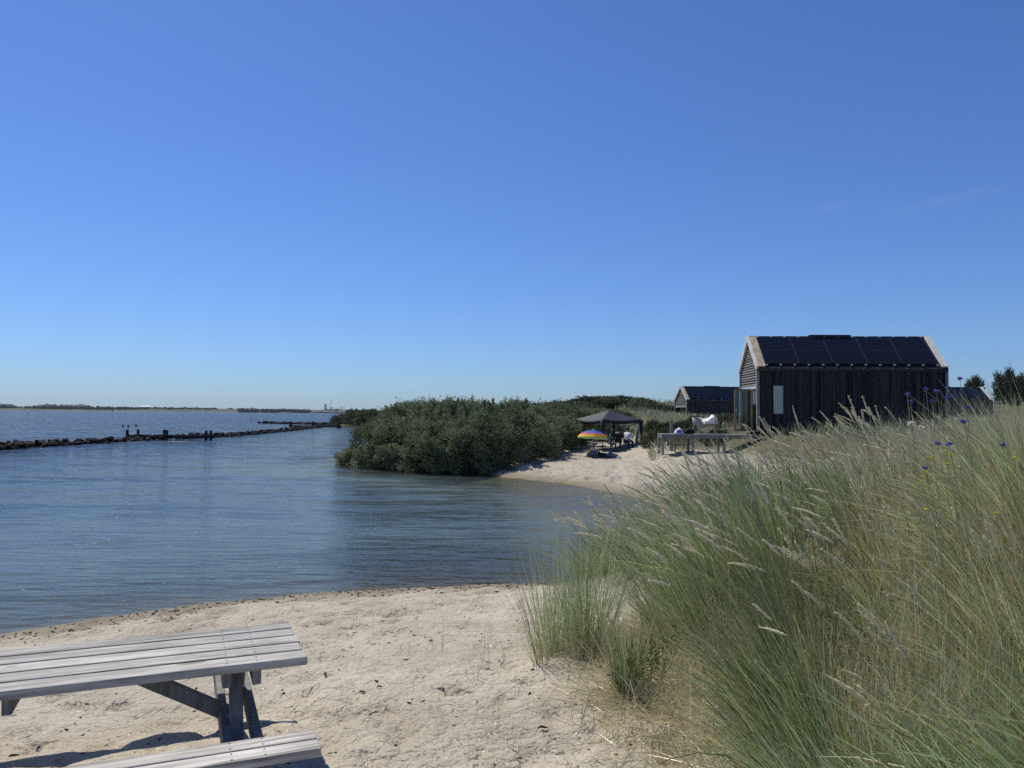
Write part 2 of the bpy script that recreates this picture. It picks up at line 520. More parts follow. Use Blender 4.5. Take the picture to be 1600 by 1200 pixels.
# water: wind ripples, sky reflection, turbid body colour that lets the shallow bed through
m, n, l, p = mat('lagoon_water')
n.remove(p)
geo = N(n, 'ShaderNodeNewGeometry')
def rip(scale, rot, sx, sy, det):
    mp = N(n, 'ShaderNodeMapping'); mp.inputs['Rotation'].default_value = (0, 0, R(rot)); mp.inputs['Scale'].default_value = (sx, sy, 1)
    l.new(geo.outputs['Position'], mp.inputs['Vector'])
    t = N(n, 'ShaderNodeTexNoise', Scale=scale, Detail=det, Roughness=.55); l.new(mp.outputs[0], t.inputs['Vector'])
    return t.outputs[0]
far = N(n, 'ShaderNodeMapRange'); far.inputs['From Min'].default_value = 25; far.inputs['From Max'].default_value = 110
sp = N(n, 'ShaderNodeSeparateXYZ'); l.new(geo.outputs['Position'], sp.inputs[0]); l.new(sp.outputs[1], far.inputs['Value'])
h1 = rip(1.5, -9, .52, 1.7, 4)
h2 = rip(3.6, 12, .5, 1.5, 3)
ba = N(n, 'ShaderNodeBump', Strength=.8, Distance=.12); l.new(h1, ba.inputs['Height'])
bb = N(n, 'ShaderNodeBump', Strength=.55, Distance=.035); l.new(h2, bb.inputs['Height']); l.new(ba.outputs[0], bb.inputs['Normal'])
def slopes(scale, sx, sy):
    mp = N(n, 'ShaderNodeMapping'); mp.inputs['Scale'].default_value = (sx, sy, 1)
    l.new(geo.outputs['Position'], mp.inputs['Vector'])
    t = N(n, 'ShaderNodeTexNoise', Scale=scale, Detail=4, Roughness=.6); l.new(mp.outputs[0], t.inputs['Vector'])
    u = N(n, 'ShaderNodeVectorMath', operation='SUBTRACT'); u.inputs[1].default_value = (.5, .5, .5); l.new(t.outputs['Color'], u.inputs[0])
    return u.outputs[0]
s1, s2 = slopes(1.1, .45, 1.5), slopes(.30, .28, 1.4)
sa = N(n, 'ShaderNodeVectorMath', operation='MULTIPLY_ADD'); sa.inputs[1].default_value = (1.0, 1.0, 0); l.new(s2, sa.inputs[0]); l.new(s1, sa.inputs[2])
amp = N(n, 'ShaderNodeMapRange'); amp.inputs['From Min'].default_value = 10; amp.inputs['From Max'].default_value = 70
amp.inputs['To Min'].default_value = .30; amp.inputs['To Max'].default_value = 2.3; l.new(sp.outputs[1], amp.inputs['Value'])
am = N(n, 'ShaderNodeVectorMath', operation='SCALE'); l.new(sa.outputs[0], am.inputs[0]); l.new(amp.outputs[0], am.inputs['Scale'])
flat = N(n, 'ShaderNodeVectorMath', operation='MULTIPLY'); flat.inputs[1].default_value = (.75, 1, 0); l.new(am.outputs[0], flat.inputs[0])
nsum = N(n, 'ShaderNodeVectorMath', operation='ADD'); l.new(flat.outputs[0], nsum.inputs[0]); l.new(bb.outputs[0], nsum.inputs[1])
bc = N(n, 'ShaderNodeVectorMath', operation='NORMALIZE'); l.new(nsum.outputs[0], bc.inputs[0])
gl = N(n, 'ShaderNodeBsdfGlossy'); l.new(bc.outputs[0], gl.inputs['Normal'])
gl.inputs['Roughness'].default_value = .11
dp = N(n, 'ShaderNodeAttribute', attribute_name='depth')
ml = N(n, 'ShaderNodeMath', operation='MULTIPLY'); ml.inputs[1].default_value = -.85; l.new(dp.outputs['Fac'], ml.inputs[0])
ex = N(n, 'ShaderNodeMath', operation='EXPONENT'); l.new(ml.outputs[0], ex.inputs[0])
body = N(n, 'ShaderNodeBsdfDiffuse'); body.inputs[0].default_value = (.090, .135, .145, 1)
dr_ = N(n, 'ShaderNodeMapRange'); dr_.inputs['From Min'].default_value = .5; dr_.inputs['From Max'].default_value = 1.8; l.new(dp.outputs['Fac'], dr_.inputs['Value'])
br_ = ramp(n, [(0, (.105, .155, .165)), (.22, (.15, .225, .235)), (1, (.014, .036, .078))]); l.new(dr_.outputs[0], br_.inputs[0]); l.new(br_.outputs[0], body.inputs[0])
trn = N(n, 'ShaderNodeBsdfTransparent'); trn.inputs[0].default_value = (.74, .80, .74, 1)
mw = N(n, 'ShaderNodeMixShader'); l.new(ex.outputs[0], mw.inputs[0]); l.new(body.outputs[0], mw.inputs[1]); l.new(trn.outputs[0], mw.inputs[2])
fr = N(n, 'ShaderNodeFresnel', IOR=1.333); l.new(bc.outputs[0], fr.inputs['Normal'])
ms = N(n, 'ShaderNodeMixShader'); l.new(fr.outputs[0], ms.inputs[0]); l.new(mw.outputs[0], ms.inputs[1]); l.new(gl.outputs[0], ms.inputs[2])
l.new(ms.outputs[0], n['Material Output'].inputs['Surface'])
MAT['water'] = m

# ------------------------------------------------------------------ terrain
SH = [at_z(*q, 0) for q in ((0, 995), (160, 965), (320, 940), (480, 925), (640, 917), (800, 911), (850, 909))]
FAR = [at_z(*q, 0) for q in ((1030, 786), (960, 769), (880, 756), (800, 746), (750, 739), (700, 737), (640, 734), (580, 726), (548, 722))]
COAST = [(-1000, -600), (-300, -60), (-60, 1), (-22, 6.3), (-11, 8.6)] + [(q.x, q.y) for q in SH] + [(2.2, 13.4), (4.2, 14.6), (6.0, 17.2), (6.6, 20), (6.0, 23)] + \
        [(q.x, q.y) for q in FAR] + [(-9.6, 47), (-10.2, 55), (-13.5, 75), (-22, 120), (-31, 152), (-37, 163), (-41, 172), (-38, 200), (-22, 260), (40, 420), (400, 640), (3500, 900), (3500, -600)]
PX = np.array(COAST, float)


def coast_sd(x, y):
    x = np.asarray(x, float).ravel(); y = np.asarray(y, float).ravel()
    best = np.full(x.shape, 1e9)
    inside = np.zeros(x.shape, bool)
    for i in range(len(PX)):
        ax, ay = PX[i]; bx, by = PX[(i + 1) % len(PX)]
        dx, dy = bx - ax, by - ay
        t = np.clip(((x - ax) * dx + (y - ay) * dy) / (dx * dx + dy * dy), 0, 1)
        best = np.minimum(best, (x - ax - t * dx) ** 2 + (y - ay - t * dy) ** 2)
        cr = (ay > y) != (by > y)
        with np.errstate(divide='ignore', invalid='ignore'):
            xi = (bx - ax) * (y - ay) / (by - ay if by != ay else 1e-9) + ax
        inside ^= cr & (x < xi)
    d = np.sqrt(best)
    return np.where(inside, d, -d)


def dune_u(x, y):
    """metres inside the marram dune, measured from its foot"""
    x0 = .55 + .45 * sm(6.4, 3.6, y) + .25 * vnoise(y * .9, 3.3) - .5 * sm(7, 11, y) - .38 * sm(3.3, 2.5, y)
    return x - x0


def ground(x, y, fine=True):
    shp = np.shape(x)
    x = np.asarray(x, float).ravel(); y = np.asarray(y, float).ravel()
    sd = coast_sd(x, y) + .35 * fbm(x * .5, y * .5, 3) * sm(0, 30, y + 10)
    p_ = np.maximum(sd, 0)
    near = np.where(p_ < 7, .131 * p_, .917 + .10 * (1 - np.exp(-(p_ - 7) / 2.)))
    u = dune_u(x, y)
    near = near + 1.28 * sm(-.2, 3.4, u) * sm(0, 4, p_) + .12 * sm(.3, 1.6, u) * fbm(x * 1.3, y * 1.3, 3) * sm(1, 3, p_)
    far_ = .30 * (1 - np.exp(-p_ / .7)) + .035 * np.minimum(p_, 17) + (.45 * sm(6, 8.6, x) + .85 * sm(10.4, 13, x)) * sm(20, 30, y)
    back = sm(54, 118, y) * sm(-22, 4, x - .05 * (y - 50))
    back = back * (1 - .95 * sm(13, 19, x - .06 * (y - 70)) * sm(150, 105, y))
    far_ = far_ + back * (2.6 + 1.3 * fbm(x * .035 + 3, y * .035, 3)) + .25 * sm(50, 70, y) * fbm(x * .12, y * .12, 4) + 2.0 * np.exp(-(((x - 77) / 13.) ** 2 + ((y - 122) / 10.) ** 2))
    k = sm(15, 24, y)
    h = near * (1 - k) + far_ * k
    # bed
    bed = -1.9 * (1 - np.exp(np.minimum(sd, 0) / 9.))
    spit = np.exp(-(((x + 9.5) / 2.5) ** 2 + ((y - 45) / 4.) ** 2))
    bed = bed * (1 - .93 * spit)
    h = np.where(sd > 0, h, bed)
    if fine:
        a = sm(0.0, 1.2, p_)
        nearm = sm(26, 14, y) * a
        h = h + nearm * (.030 * fbm(x * 1.6, y * 1.6, 3) + .040 * (fbm(x * 3.6 + 5, y * 3.6, 4)) - .05 * sm(.16, .34, vnoise(x * 3.1 + 9, y * 3.1)) - .035 * sm(.2, .36, vnoise(x * 6.3 + 2, y * 6.3)))
        bank = sm(24, 30, y) * sm(60, 50, y) * sm(.2, 1.2, p_)
        h = h + bank * (.12 * fbm(x * 1.5, y * 1.5, 4) + .07 * fbm(x * 4, y * 4, 2)) * (1 + 1.3 * sm(4, 1, p_))
    return h.reshape(shp)


def gz(x, y):
    return float(ground(np.array([x]), np.array([y]))[0])


def grow(a, b, first, k):
    o, s = [], first
    t = a
    while t < b:
        t += s; s *= k
        o.append(t)
    return o


xs = np.array(sorted([-7 - t for t in grow(0, 3000, .1, 1.085)] + list(np.arange(-7, 7.01, .055)) + [7 + t for t in grow(0, 3000, .1, 1.06)]))
ys = np.array(sorted([1.5 - t for t in grow(0, 600, .1, 1.2)] + list(np.arange(1.5, 14, .055)) + list(np.arange(14, 62, .22)) + [62 + t for t in grow(0, 2200, .3, 1.05)]))
gx, gy = np.meshgrid(xs, ys)
gh = ground(gx, gy)
nx, ny = len(xs), len(ys)
idx = np.arange(nx * ny).reshape(ny, nx)
GF = np.stack([idx[:-1, :-1], idx[:-1, 1:], idx[1:, 1:], idx[1:, :-1]], -1).reshape(-1, 4)
sdg = coast_sd(gx, gy).reshape(gx.shape)
vegm = sm(.4, 1.5, dune_u(gx, gy) + .5 * fbm(gx * 1.2, gy * 1.2, 3)) * sm(1.0, 2.6, sdg) * sm(60, 13, gy)
scrub = sm(7.5, 11, gx + 1.5 * fbm(gx * .3, gy * .3, 3)) * sm(37.5, 41, gy + 0 * gx) * sm(12.5, 30, gy)
vegm = np.maximum(vegm * sm(20, 12, gy), scrub)
vegm = np.maximum(vegm, sm(12, 17, gx) * sm(10, 15, gy))
vegm = np.maximum(vegm, sm(10.2, 11.6, gx + .5 * fbm(gx, gy, 2)) * sm(22, 30, gy))
vegm = np.maximum(vegm, sm(58, 66, gy + 5 * fbm(gx * .1, gy * .1, 3)))
wetm = sm(np.where(gy > 22, .34, .17), .02, gh + .04 * fbm(gx * 2, gy * 2, 3)) * .8 + .2 * sm(.02, -.05, gh)
np_mesh('sand_ground', np.stack([gx, gy, gh], -1).reshape(-1, 3), GF, MAT['sand'], smooth=True,
        attrs={'veg': vegm.ravel(), 'wet': wetm.ravel()})
bpy.data.objects['sand_ground']['kind'] = 'structure'

# water sheet at z = 0, with its real depth over the bed
wx = np.array(sorted([-40 - t for t in grow(0, 14000, 1, 1.14)] + list(np.arange(-40, 9, .4)) + [9 + t for t in grow(0, 9000, 1, 1.25)]))
wy = np.array(sorted([6 - t for t in grow(0, 400, 1, 1.4)] + list(np.arange(6, 60, .35)) + [60 + t for t in grow(0, 14000, .8, 1.1)]))
ax_, ay_ = np.meshgrid(wx, wy)
dep = -ground(ax_, ay_, False)
idx = np.arange(ax_.size).reshape(ax_.shape)
WF = np.stack([idx[:-1, :-1], idx[:-1, 1:], idx[1:, 1:], idx[1:, :-1]], -1).reshape(-1, 4)
np_mesh('water', np.stack([ax_, ay_, np.zeros_like(ax_)], -1).reshape(-1, 3), WF, MAT['water'], smooth=True, attrs={'depth': np.maximum(dep, 0).ravel()})
bpy.data.objects['water']['kind'] = 'structure'


# ------------------------------------------------------------------ far shore across the water
m, n, l, p = mat('far_dune_land')
geo = N(n, 'ShaderNodeNewGeometry'); sp = N(n, 'ShaderNodeSeparateXYZ'); l.new(geo.outputs['Position'], sp.inputs[0])
no = N(n, 'ShaderNodeTexNoise', Scale=.012, Detail=6); l.new(geo.outputs['Position'], no.inputs['Vector'])
ad = N(n, 'ShaderNodeMath', operation='MULTIPLY_ADD'); ad.inputs[1].default_value = 9; l.new(no.outputs[0], ad.inputs[0]); l.new(sp.outputs[2], ad.inputs[2])
mr = N(n, 'ShaderNodeMapRange'); mr.inputs['From Min'].default_value = 0; mr.inputs['From Max'].default_value = 20; l.new(ad.outputs[0], mr.inputs['Value'])
r = ramp(n, [(.0, (.17, .16, .13)), (.24, (.12, .12, .085)), (.34, (.06, .068, .045)), (.6, (.05, .06, .04)), (1, (.035, .045, .032))])
l.new(mr.outputs[0], r.inputs[0]); l.new(r.outputs[0], p.inputs['Base Color']); p.inputs['Roughness'].default_value = 1
MAT['far_land'] = m
fx = np.linspace(-3600, 1400, 700)
fy0 = 2050 + 700 * sm(-900, 300, fx)
fv = np.array([0, 25, 60, 110, 200, 420])
hh = 8 + 9 * (fbm(fx * .006, fx * 0 + 2, 4) + .3) * (1 - .5 * sm(-1100, -500, fx))
prof = np.array([-.5, 1.2, .35, .7, 1.0, 1.0])
V = []
for k in range(6):
    z = (-.5 if k == 0 else 1.8 if k == 1 else 0) + (0 if k < 2 else 1) * prof[k] * np.maximum(hh, 3)
    V.append(np.stack([fx + 60 * vnoise(fx * .01, fx * 0 + k), fy0 + fv[k] + 20 * fbm(fx * .01, fx * 0 + 7, 3), z * np.ones_like(fx)], -1))
V = np.concatenate(V); idx = np.arange(6 * 700).reshape(6, 700)
o = np_mesh('far_shore', V, np.stack([idx[:-1, :-1], idx[:-1, 1:], idx[1:, 1:], idx[1:, :-1]], -1).reshape(-1, 4), MAT['far_land'], smooth=True)
o['kind'] = 'structure'

ico_bm = bmesh.new(); bmesh.ops.create_icosphere(ico_bm, subdivisions=2, radius=1)
ICO_V = np.array([v.co[:] for v in ico_bm.verts]); ICO_F = np.array([[v.index for v in f.verts] for f in ico_bm.faces]); ico_bm.free()


def blobs(name, cs, rx, rz, mat_, col, seed, parent=None, jit=.25):
    """many small rough crowns in one far-off mass"""
    g = rs(seed); V, F, K = [], [], []
    nv = len(ICO_V)
    for i, c in enumerate(cs):
        d = ICO_V * np.array([rx[i], rx[i], rz[i]]) * (1 + jit * g.randn(nv, 1))
        V.append(d + c); F.append(ICO_F + i * nv)
        K.append(np.tile(col * (1 + .25 * g.randn()), (nv, 1)))
    return np_mesh(name, np.concatenate(V), np.concatenate(F), mat_, np.clip(np.concatenate(K), .004, 1), parent)


g = rs(3)
cs, rx, rz = [], [], []
for i in range(900):
    px = g.uniform(-30, 560)
    dens = .25 + .9 * (px < 24) + .8 * (62 < px < 140) + .25 * (140 < px < 330) + .35 * (400 < px < 500)
    if g.rand() > dens: continue
    Y = 2160 + 700 * sm(-900, 300, (px - 800) / 1200 * 2300) + g.uniform(0, 180)
    x = (px - 800) / 1200 * Y
    s = (6.5 if px < 24 or 62 < px < 140 else 4) * g.uniform(.6, 1.2)
    if 400 < px < 500: Y -= 120; s = 5.
    cs.append((x, Y, 7 + s * .5 - (4 if 400 < px < 500 else 0))); rx.append(s * g.uniform(1, 2)); rz.append(s)
tag(blobs('far_woodland', cs, rx, rz, MAT['leaf'], np.array([.020, .028, .026]), 5), 'dark low woodland along the far shore', 'woodland', kind='stuff')


def thing_mesh(mb, name, mat_, label, cat, group=None, **k):
    return tag(mb.build(name, mat_, None, **k), label, cat, group)


# white holiday cabins on the far shore
for i, px in enumerate((221, 224.2, 227.4, 230.6, 233.8)):
    q = at_y(px, 637.4, 2180)
    e = empty('white_cabin', (q.x, q.y, 12), 0, 'tiny white cabin in the row on the far shore dune', 'cabin', 'row of white cabins on the far shore')
    a = MB(); a.box((0, 0, 1.6), (5, 4, 3.2)); a.build('wall', MAT['white_boat'], e)
    a = MB(); a.add([(-2.7, -2.2, 3.2), (2.7, -2.2, 3.2), (2.7, 2.2, 3.2), (-2.7, 2.2, 3.2), (-2.7, 0, 4.4), (2.7, 0, 4.4)], [(0, 1, 5, 4), (2, 3, 4, 5), (0, 4, 3), (1, 2, 5), (3, 2, 1, 0)])
    a.build('roof', MAT['white_boat'], e)

# harbour skyline far away: tower, crane, pylons, bridge
def skyline(px, pt, Y, wd, name, label, cat, group=None, lean=0):
    q = at_y(px, 641, Y); t = at_y(px, pt, Y)
    a = MB(); return q, t
q, t = skyline(508.5, 632, 5200, 0, '', '', '')
e = empty('concrete_tower', (q.x, q.y, 0), 0, 'hazy grey block tower beside the crane on the horizon', 'tower')
a = MB(); a.box((0, 0, t.z / 2), (13, 12, t.z)); a.build('shaft', MAT['tower_grey'], e, bevel=.4)
a = MB(); a.box((0, 0, t.z + .8), (14.5, 13.5, 1.6)); a.build('roof_slab', MAT['tower_grey'], e)
b0, b1 = at_y(514.4, 640.5, 5200), at_y(518.4, 624.8, 5200)
e = empty('tower_crane', (b0.x, b0.y, 0), 0, 'tall leaning crane jib rising above the far bridge', 'crane')
a = MB(); a.bar((0, 0, b0.z * .6), (b1.x - b0.x, 0, b1.z), 2.6, 2.6)
for k in range(12): a.bar((((b1.x - b0.x) * k / 12), -1.5, b0.z + (b1.z - b0.z) * k / 12), ((b1.x - b0.x) * (k + 1) / 12, 1.5, b0.z + (b1.z - b0.z) * (k + 1) / 12), .6, .6)
a.build('jib', MAT['tower_grey'], e)
a = MB(); a.box((0, 0, 3), (14, 8, 6)); a.build('base', MAT['tower_grey'], e)
for px, pt, lab in ((517.3, 636, 'left'), (519.5, 636.3, ''), (532.3, 636, ''), (534.8, 636, '')):
    q = at_y(px, 641, 5200); t = at_y(px, pt, 5200)
    e = empty('pylon', (q.x, q.y, 0), 0, 'short hazy pylon standing behind the far bridge', 'pylon', 'hazy pylons behind the far bridge')
    a = MB(); a.box((0, 0, t.z / 2), (4.2, 4, t.z)); a.build('mast', MAT['tower_grey'], e)
    a = MB(); a.box((0, 0, t.z), (6, 4.4, 1.2)); a.build('cap', MAT['tower_grey'], e)
q0, q1 = at_y(480, 641, 3300), at_y(566, 642, 3300)
e = empty('road_bridge', (q0.x, 3300, 0), 0, 'long dark low bridge on the horizon behind the sails', 'bridge')
zb = at_y(520, 642.3, 3300).z
a = MB(); a.box(((q1.x - q0.x) / 2, 0, zb + .2), (q1.x - q0.x + 60, 12, 4.2)); a.build('deck', MAT['steel_dark'], e)
for k in range(9):
    a = MB(); a.box(((q1.x - q0.x) * k / 8, 0, zb / 2 - 1), (4, 8, zb - .2)); a.build('pier', MAT['tower_grey'], e)


# small craft
def hull(L, W, H):
    a = MB(); prof = [(-.5, .55), (-.25, .95), (.1, 1.0), (.35, .6), (.5, .03)]
    vs = []
    for t_, w_ in prof:
        vs += [Vector((t_ * L, -w_ * W / 2, H)), Vector((t_ * L, -w_ * W / 3.2, 0)), Vector((t_ * L, w_ * W / 3.2, 0)), Vector((t_ * L, w_ * W / 2, H))]
    fs = []
    for i in range(4):
        for k in range(3): fs.append((i * 4 + k, (i + 1) * 4 + k, (i + 1) * 4 + k + 1, i * 4 + k + 1))
        fs.append((i * 4 + 3, (i + 1) * 4 + 3, (i + 1) * 4, i * 4))
    fs.append((3, 2, 1, 0))
    a.add(vs, fs)
    return a


def sail(a, L, H, sgn=1, thick=.03):
    vs = [(0, -thick, .6), (sgn * L * .5, -thick + L * .05, .6), (sgn * L, -thick, .7), (sgn * L * .45, -thick + .04 * L, H * .55), (0, -thick, H)]
    n_ = len(vs)
    vs = [Vector(v) for v in vs] + [Vector(v) + Vector((0, thick * 2, 0)) for v in vs]
    fs = [(0, 1, 3, 4), (1, 2, 3), (9, 8, 6, 5), (8, 7, 6)] + [(i, (i + 1) % 5 + 0, (i + 1) % 5 + 5, i + 5) for i in range(5)]
    a.add(vs, fs)


for px, pb, hpx, lab, rz_ in ((535.0, 651.5, 6.6, 'small white sailing dinghy in front of the larger white sail', .3), (539.0, 648.8, 10.5, 'white sailboat with tall mast beside the green point', -.2)):
    q = at_z(px, pb, 0); s = q.y / 1200
    e = empty('sailboat', (q.x, q.y, -.1), rz_, lab, 'sailboat')
    H = hpx * s
    hull(H * .62, H * .22, H * .1).build('hull', MAT['white_boat'], e)
    a = MB(); sail(a, H * .42, H); a.build('mainsail', MAT['white_boat'], e)
    a = MB(); sail(a, H * .24, H * .75, -1); a.build('jib_sail', MAT['white_boat'], e)
    a = MB(); a.tube([(0, 0, 0), (0, 0, H * (1.5 if hpx > 8 else 1.05))], .012 * H, 6); a.build('mast', MAT['steel_dark'], e)
q = at_z(174.3, 644.0, 0); s = q.y / 1200
e = empty('windsurfer', (q.x, q.y, 0), .2, 'dark tilted windsurf sail far out on the water', 'windsurfer')
a = MB(); sail(a, 1.9 * s, 4.2 * s); o = a.build('sail', MAT['steel_dark'], e); o.rotation_euler = (0, .35, 0)
a = hull(2.6 * s, .7 * s, .15 * s); a.build('board', MAT['steel_dark'], e)
for px, pb, lab in ((18.5, 642.0, 'tiny white boat under the wooded far shore'), (257.6, 646.2, 'tiny white boat off the long grassy shore'), (390.5, 646.6, 'tiny white boat left of the dark marker pole')):
    q = at_z(px, pb + .6, 0)
    q.x, q.y = q.x * min(1, 1500 / q.y), min(1500, q.y)
    s = q.y / 1200
    e = empty('motor_boat', (q.x, q.y, -.1), .1, lab, 'boat')
    hull(3.4 * s, 1.2 * s, .8 * s).build('hull', MAT['white_boat'], e)
    a = MB(); a.box((-.2 * s, 0, 1.1 * s), (1.2 * s, .7 * s, .7 * s)); a.build('cabin', MAT['white_boat'], e, bevel=.05)
for px, pt, pb, lab in ((44.5, 645, 647.8, 'thin dark marker pole far out at left'), (393.0, 650.0, 656.6, 'dark marker pole in the water off the second rock groyne')):
    q = at_z(px, pb, 0); s = q.y / 1200
    e = empty('marker_pole', (q.x, q.y, -1), 0, lab, 'marker pole')
    a = MB(); a.tube([(0, 0, 0), (0, 0, 1 + (pb - pt) * s)], .32 * s, 8); a.build('pole', MAT['tar_wood'], e)
    a = MB(); a.lathe([(0, (pb - pt) * s + 1), (.6 * s, (pb - pt) * s + .8), (.6 * s, (pb - pt - 1.2) * s + 1), (0, (pb - pt - 1.2) * s + 1)], 8); a.build('topmark', MAT['tar_wood'], e)
for px, py in ((192.5, 665.6), (200.5, 666.0), (212.8, 665.2)):
    q = at_z(px, py + .8, 0)
    a = MB(); a.lathe([(0, -.1), (.17, 0), (.22, .12), (.17, .26), (.05, .30), (.05, .36), (0, .37)], 10)
    thing_mesh(a, 'mooring_buoy', MAT['buoy'], 'small black buoy floating above the timber breakwater', 'buoy', 'black buoys beyond the breakwater', smooth=True).location = (q.x, q.y, 0)


# ------------------------------------------------------------------ rock groynes
ROCKS = []
for i in range(9):
    g = rs(40 + i)
    d = ICO_V.copy()
    for _ in range(9):                         # knock flat facets
        nrm = g.randn(3); nrm /= np.linalg.norm(nrm)
        k = g.uniform(.55, .85); dd = d @ nrm
        d = d - np.outer(np.maximum(dd - k, 0), nrm)
    d *= np.array([1, g.uniform(.7, 1), g.uniform(.55, .8)])
    me = bpy.data.meshes.new('rock_shape')
    me.from_pydata(d.tolist(), [], ICO_F.tolist()); me.materials.append(MAT['rock'])
    ROCKS.append(me)
G1 = [(-37.5, 48), (-37.6, 57), (-36.7, 73), (-32.8, 88), (-34.2, 118), (-37, 148), (-38, 166)]


def on_line(P, t):
    P = np.array(P, float); L = np.r_[0, np.cumsum(np.hypot(*np.diff(P, axis=0).T))]
    return np.array([np.interp(t * L[-1], L, P[:, 0]), np.interp(t * L[-1], L, P[:, 1])])


g = rs(11)
spots = []
for i in range(1000):
    t = g.rand() ** 1.35
    c = on_line(G1, t); off = g.uniform(-1.0, 1.0)
    spots.append((c[0] + off, c[1] + g.uniform(-.4, .4), max(0, .34 - .36 * abs(off)) + g.uniform(-.12, .10), g.uniform(.17, .38)))
spots.sort(key=lambda s: s[1])
spots = [s for s in spots if s[1] > 54]
rest = []
for i, (x, y, z, s) in enumerate(spots):
    if i < 290:
        o = bpy.data.objects.new('rock', ROCKS[i % 9]); C.objects.link(o)
        o.location = (x, y, z); o.scale = (s, s, s); o.rotation_euler = (g.uniform(-.5, .5), g.uniform(-.5, .5), g.uniform(0, 6.3))
        tag(o, 'dark basalt boulder in the long rock groyne by the timber breakwater', 'rock', 'boulders of the long rock groyne')
    else:
        rest.append((x, y, z, s))
G2 = [(-63, 192), (-50, 184), (-42, 176), (-36.5, 168)]
for i in range(230):
    c = on_line(G2, g.rand() ** .8); k = 1 + .8 * (c[0] > -48)
    rest.append((c[0] + g.uniform(-1, 1) * k, c[1] + g.uniform(-2, 2) * k, g.uniform(-.1, .35), g.uniform(.3, .6)))
V, F, nv = [], [], len(ICO_V)
for i, (x, y, z, s) in enumerate(rest):
    me = ROCKS[i % 9]
    d = np.array([v.co[:] for v in me.vertices]) * s
    a_ = g.uniform(0, 6.3); ca, sa = math.cos(a_), math.sin(a_)
    d = np.stack([d[:, 0] * ca - d[:, 1] * sa, d[:, 0] * sa + d[:, 1] * ca, d[:, 2]], -1)
    V.append(d + (x, y, z)); F.append(ICO_F + i * nv)
tag(np_mesh('distant_rubble', np.concatenate(V), np.concatenate(F), MAT['rock']), 'far mass of dark rubble where both groynes meet the point', 'rubble', kind='stuff')


def breakwater(A, B, zb, zt, posts, label, thick, deep=()):
    A, B = Vector(A), Vector(B)
    d = (B - A); L = d.length; rz_ = math.atan2(d.y, d.x)
    e = empty('timber_breakwater', (A.x, A.y, 0), rz_, label, 'breakwater')
    a = MB(); a.box((L / 2, 0, zb - .13), (L + .3, .24, .30)); a.box((L / 2, .32, zb - .13), (L + .2, .22, .28)); a.build('beam', MAT['tar_wood'], e, bevel=.015)
    for t_, bot in posts:
        a = MB(); a.box((t_ * L, -.22 if bot else .48, (zt + (-1.2)) / 2), (thick, thick, zt + 1.2)); a.build('post', MAT['tar_wood'], e, bevel=.03)
    return e


A, B = at_y(199.5, 680, 77.5), at_y(333, 682, 76.6)
breakwater((A.x, 77.5, 0), (B.x, 76.6, 0), .50, 1.0, ((.01, 1), (.09, 0), (.40, 0), (.475, 1), (.93, 1), (.985, 1)), 'black timber breakwater with paired posts over the long rock groyne', .22)
A, B = at_y(454, 667, 143), at_y(531.5, 668, 139)
breakwater((A.x, 143, 0), (B.x, 139, 0), .42, 1.15, ((.015, 1), (.43, 0), (.985, 1)), 'black timber breakwater with three posts near the green point', .42)
for px, pt, pb, lab in ((13, 686.5, 693, 'short leaning post stub at left end of the rock groyne'), (77, 684.5, 690, 'short black post stub rising from mid rock groyne'), (286.5, 676.8, 681, 'thin stub behind the breakwater beam')):
    q = at_z(px, pb + 3, 0.1); s = q.y / 1200
    a = MB(); a.tube([(0, 0, -.6), (0, 0, (pb - pt) * s * .5), (.04, 0, (pb - pt + 3) * s)], [.17, .17, .15], 8)
    thing_mesh(a, 'post_stub', MAT['tar_wood'], lab, 'post').location = (q.x, q.y, 0)


# ------------------------------------------------------------------ vegetation builders
def leaves(P, D, L, Wd, g, twist=True):
    """diamond leaves at P pointing along D: returns V, F"""
    n_ = len(P)
    D = D / np.linalg.norm(D, axis=1, keepdims=True)
    S = np.cross(D, g.randn(n_, 3)); S /= np.linalg.norm(S, axis=1, keepdims=True)
    Nn = np.cross(S, D)
    L = np.asarray(L).reshape(-1, 1); Wd = np.asarray(Wd).reshape(-1, 1)
    V = np.stack([P, P + D * L * .45 + S * Wd / 2 + Nn * L * .06, P + D * L, P + D * L * .45 - S * Wd / 2 + Nn * L * .06], 1).reshape(-1, 3)
    F = np.arange(4 * n_).reshape(-1, 4)
    return V, F


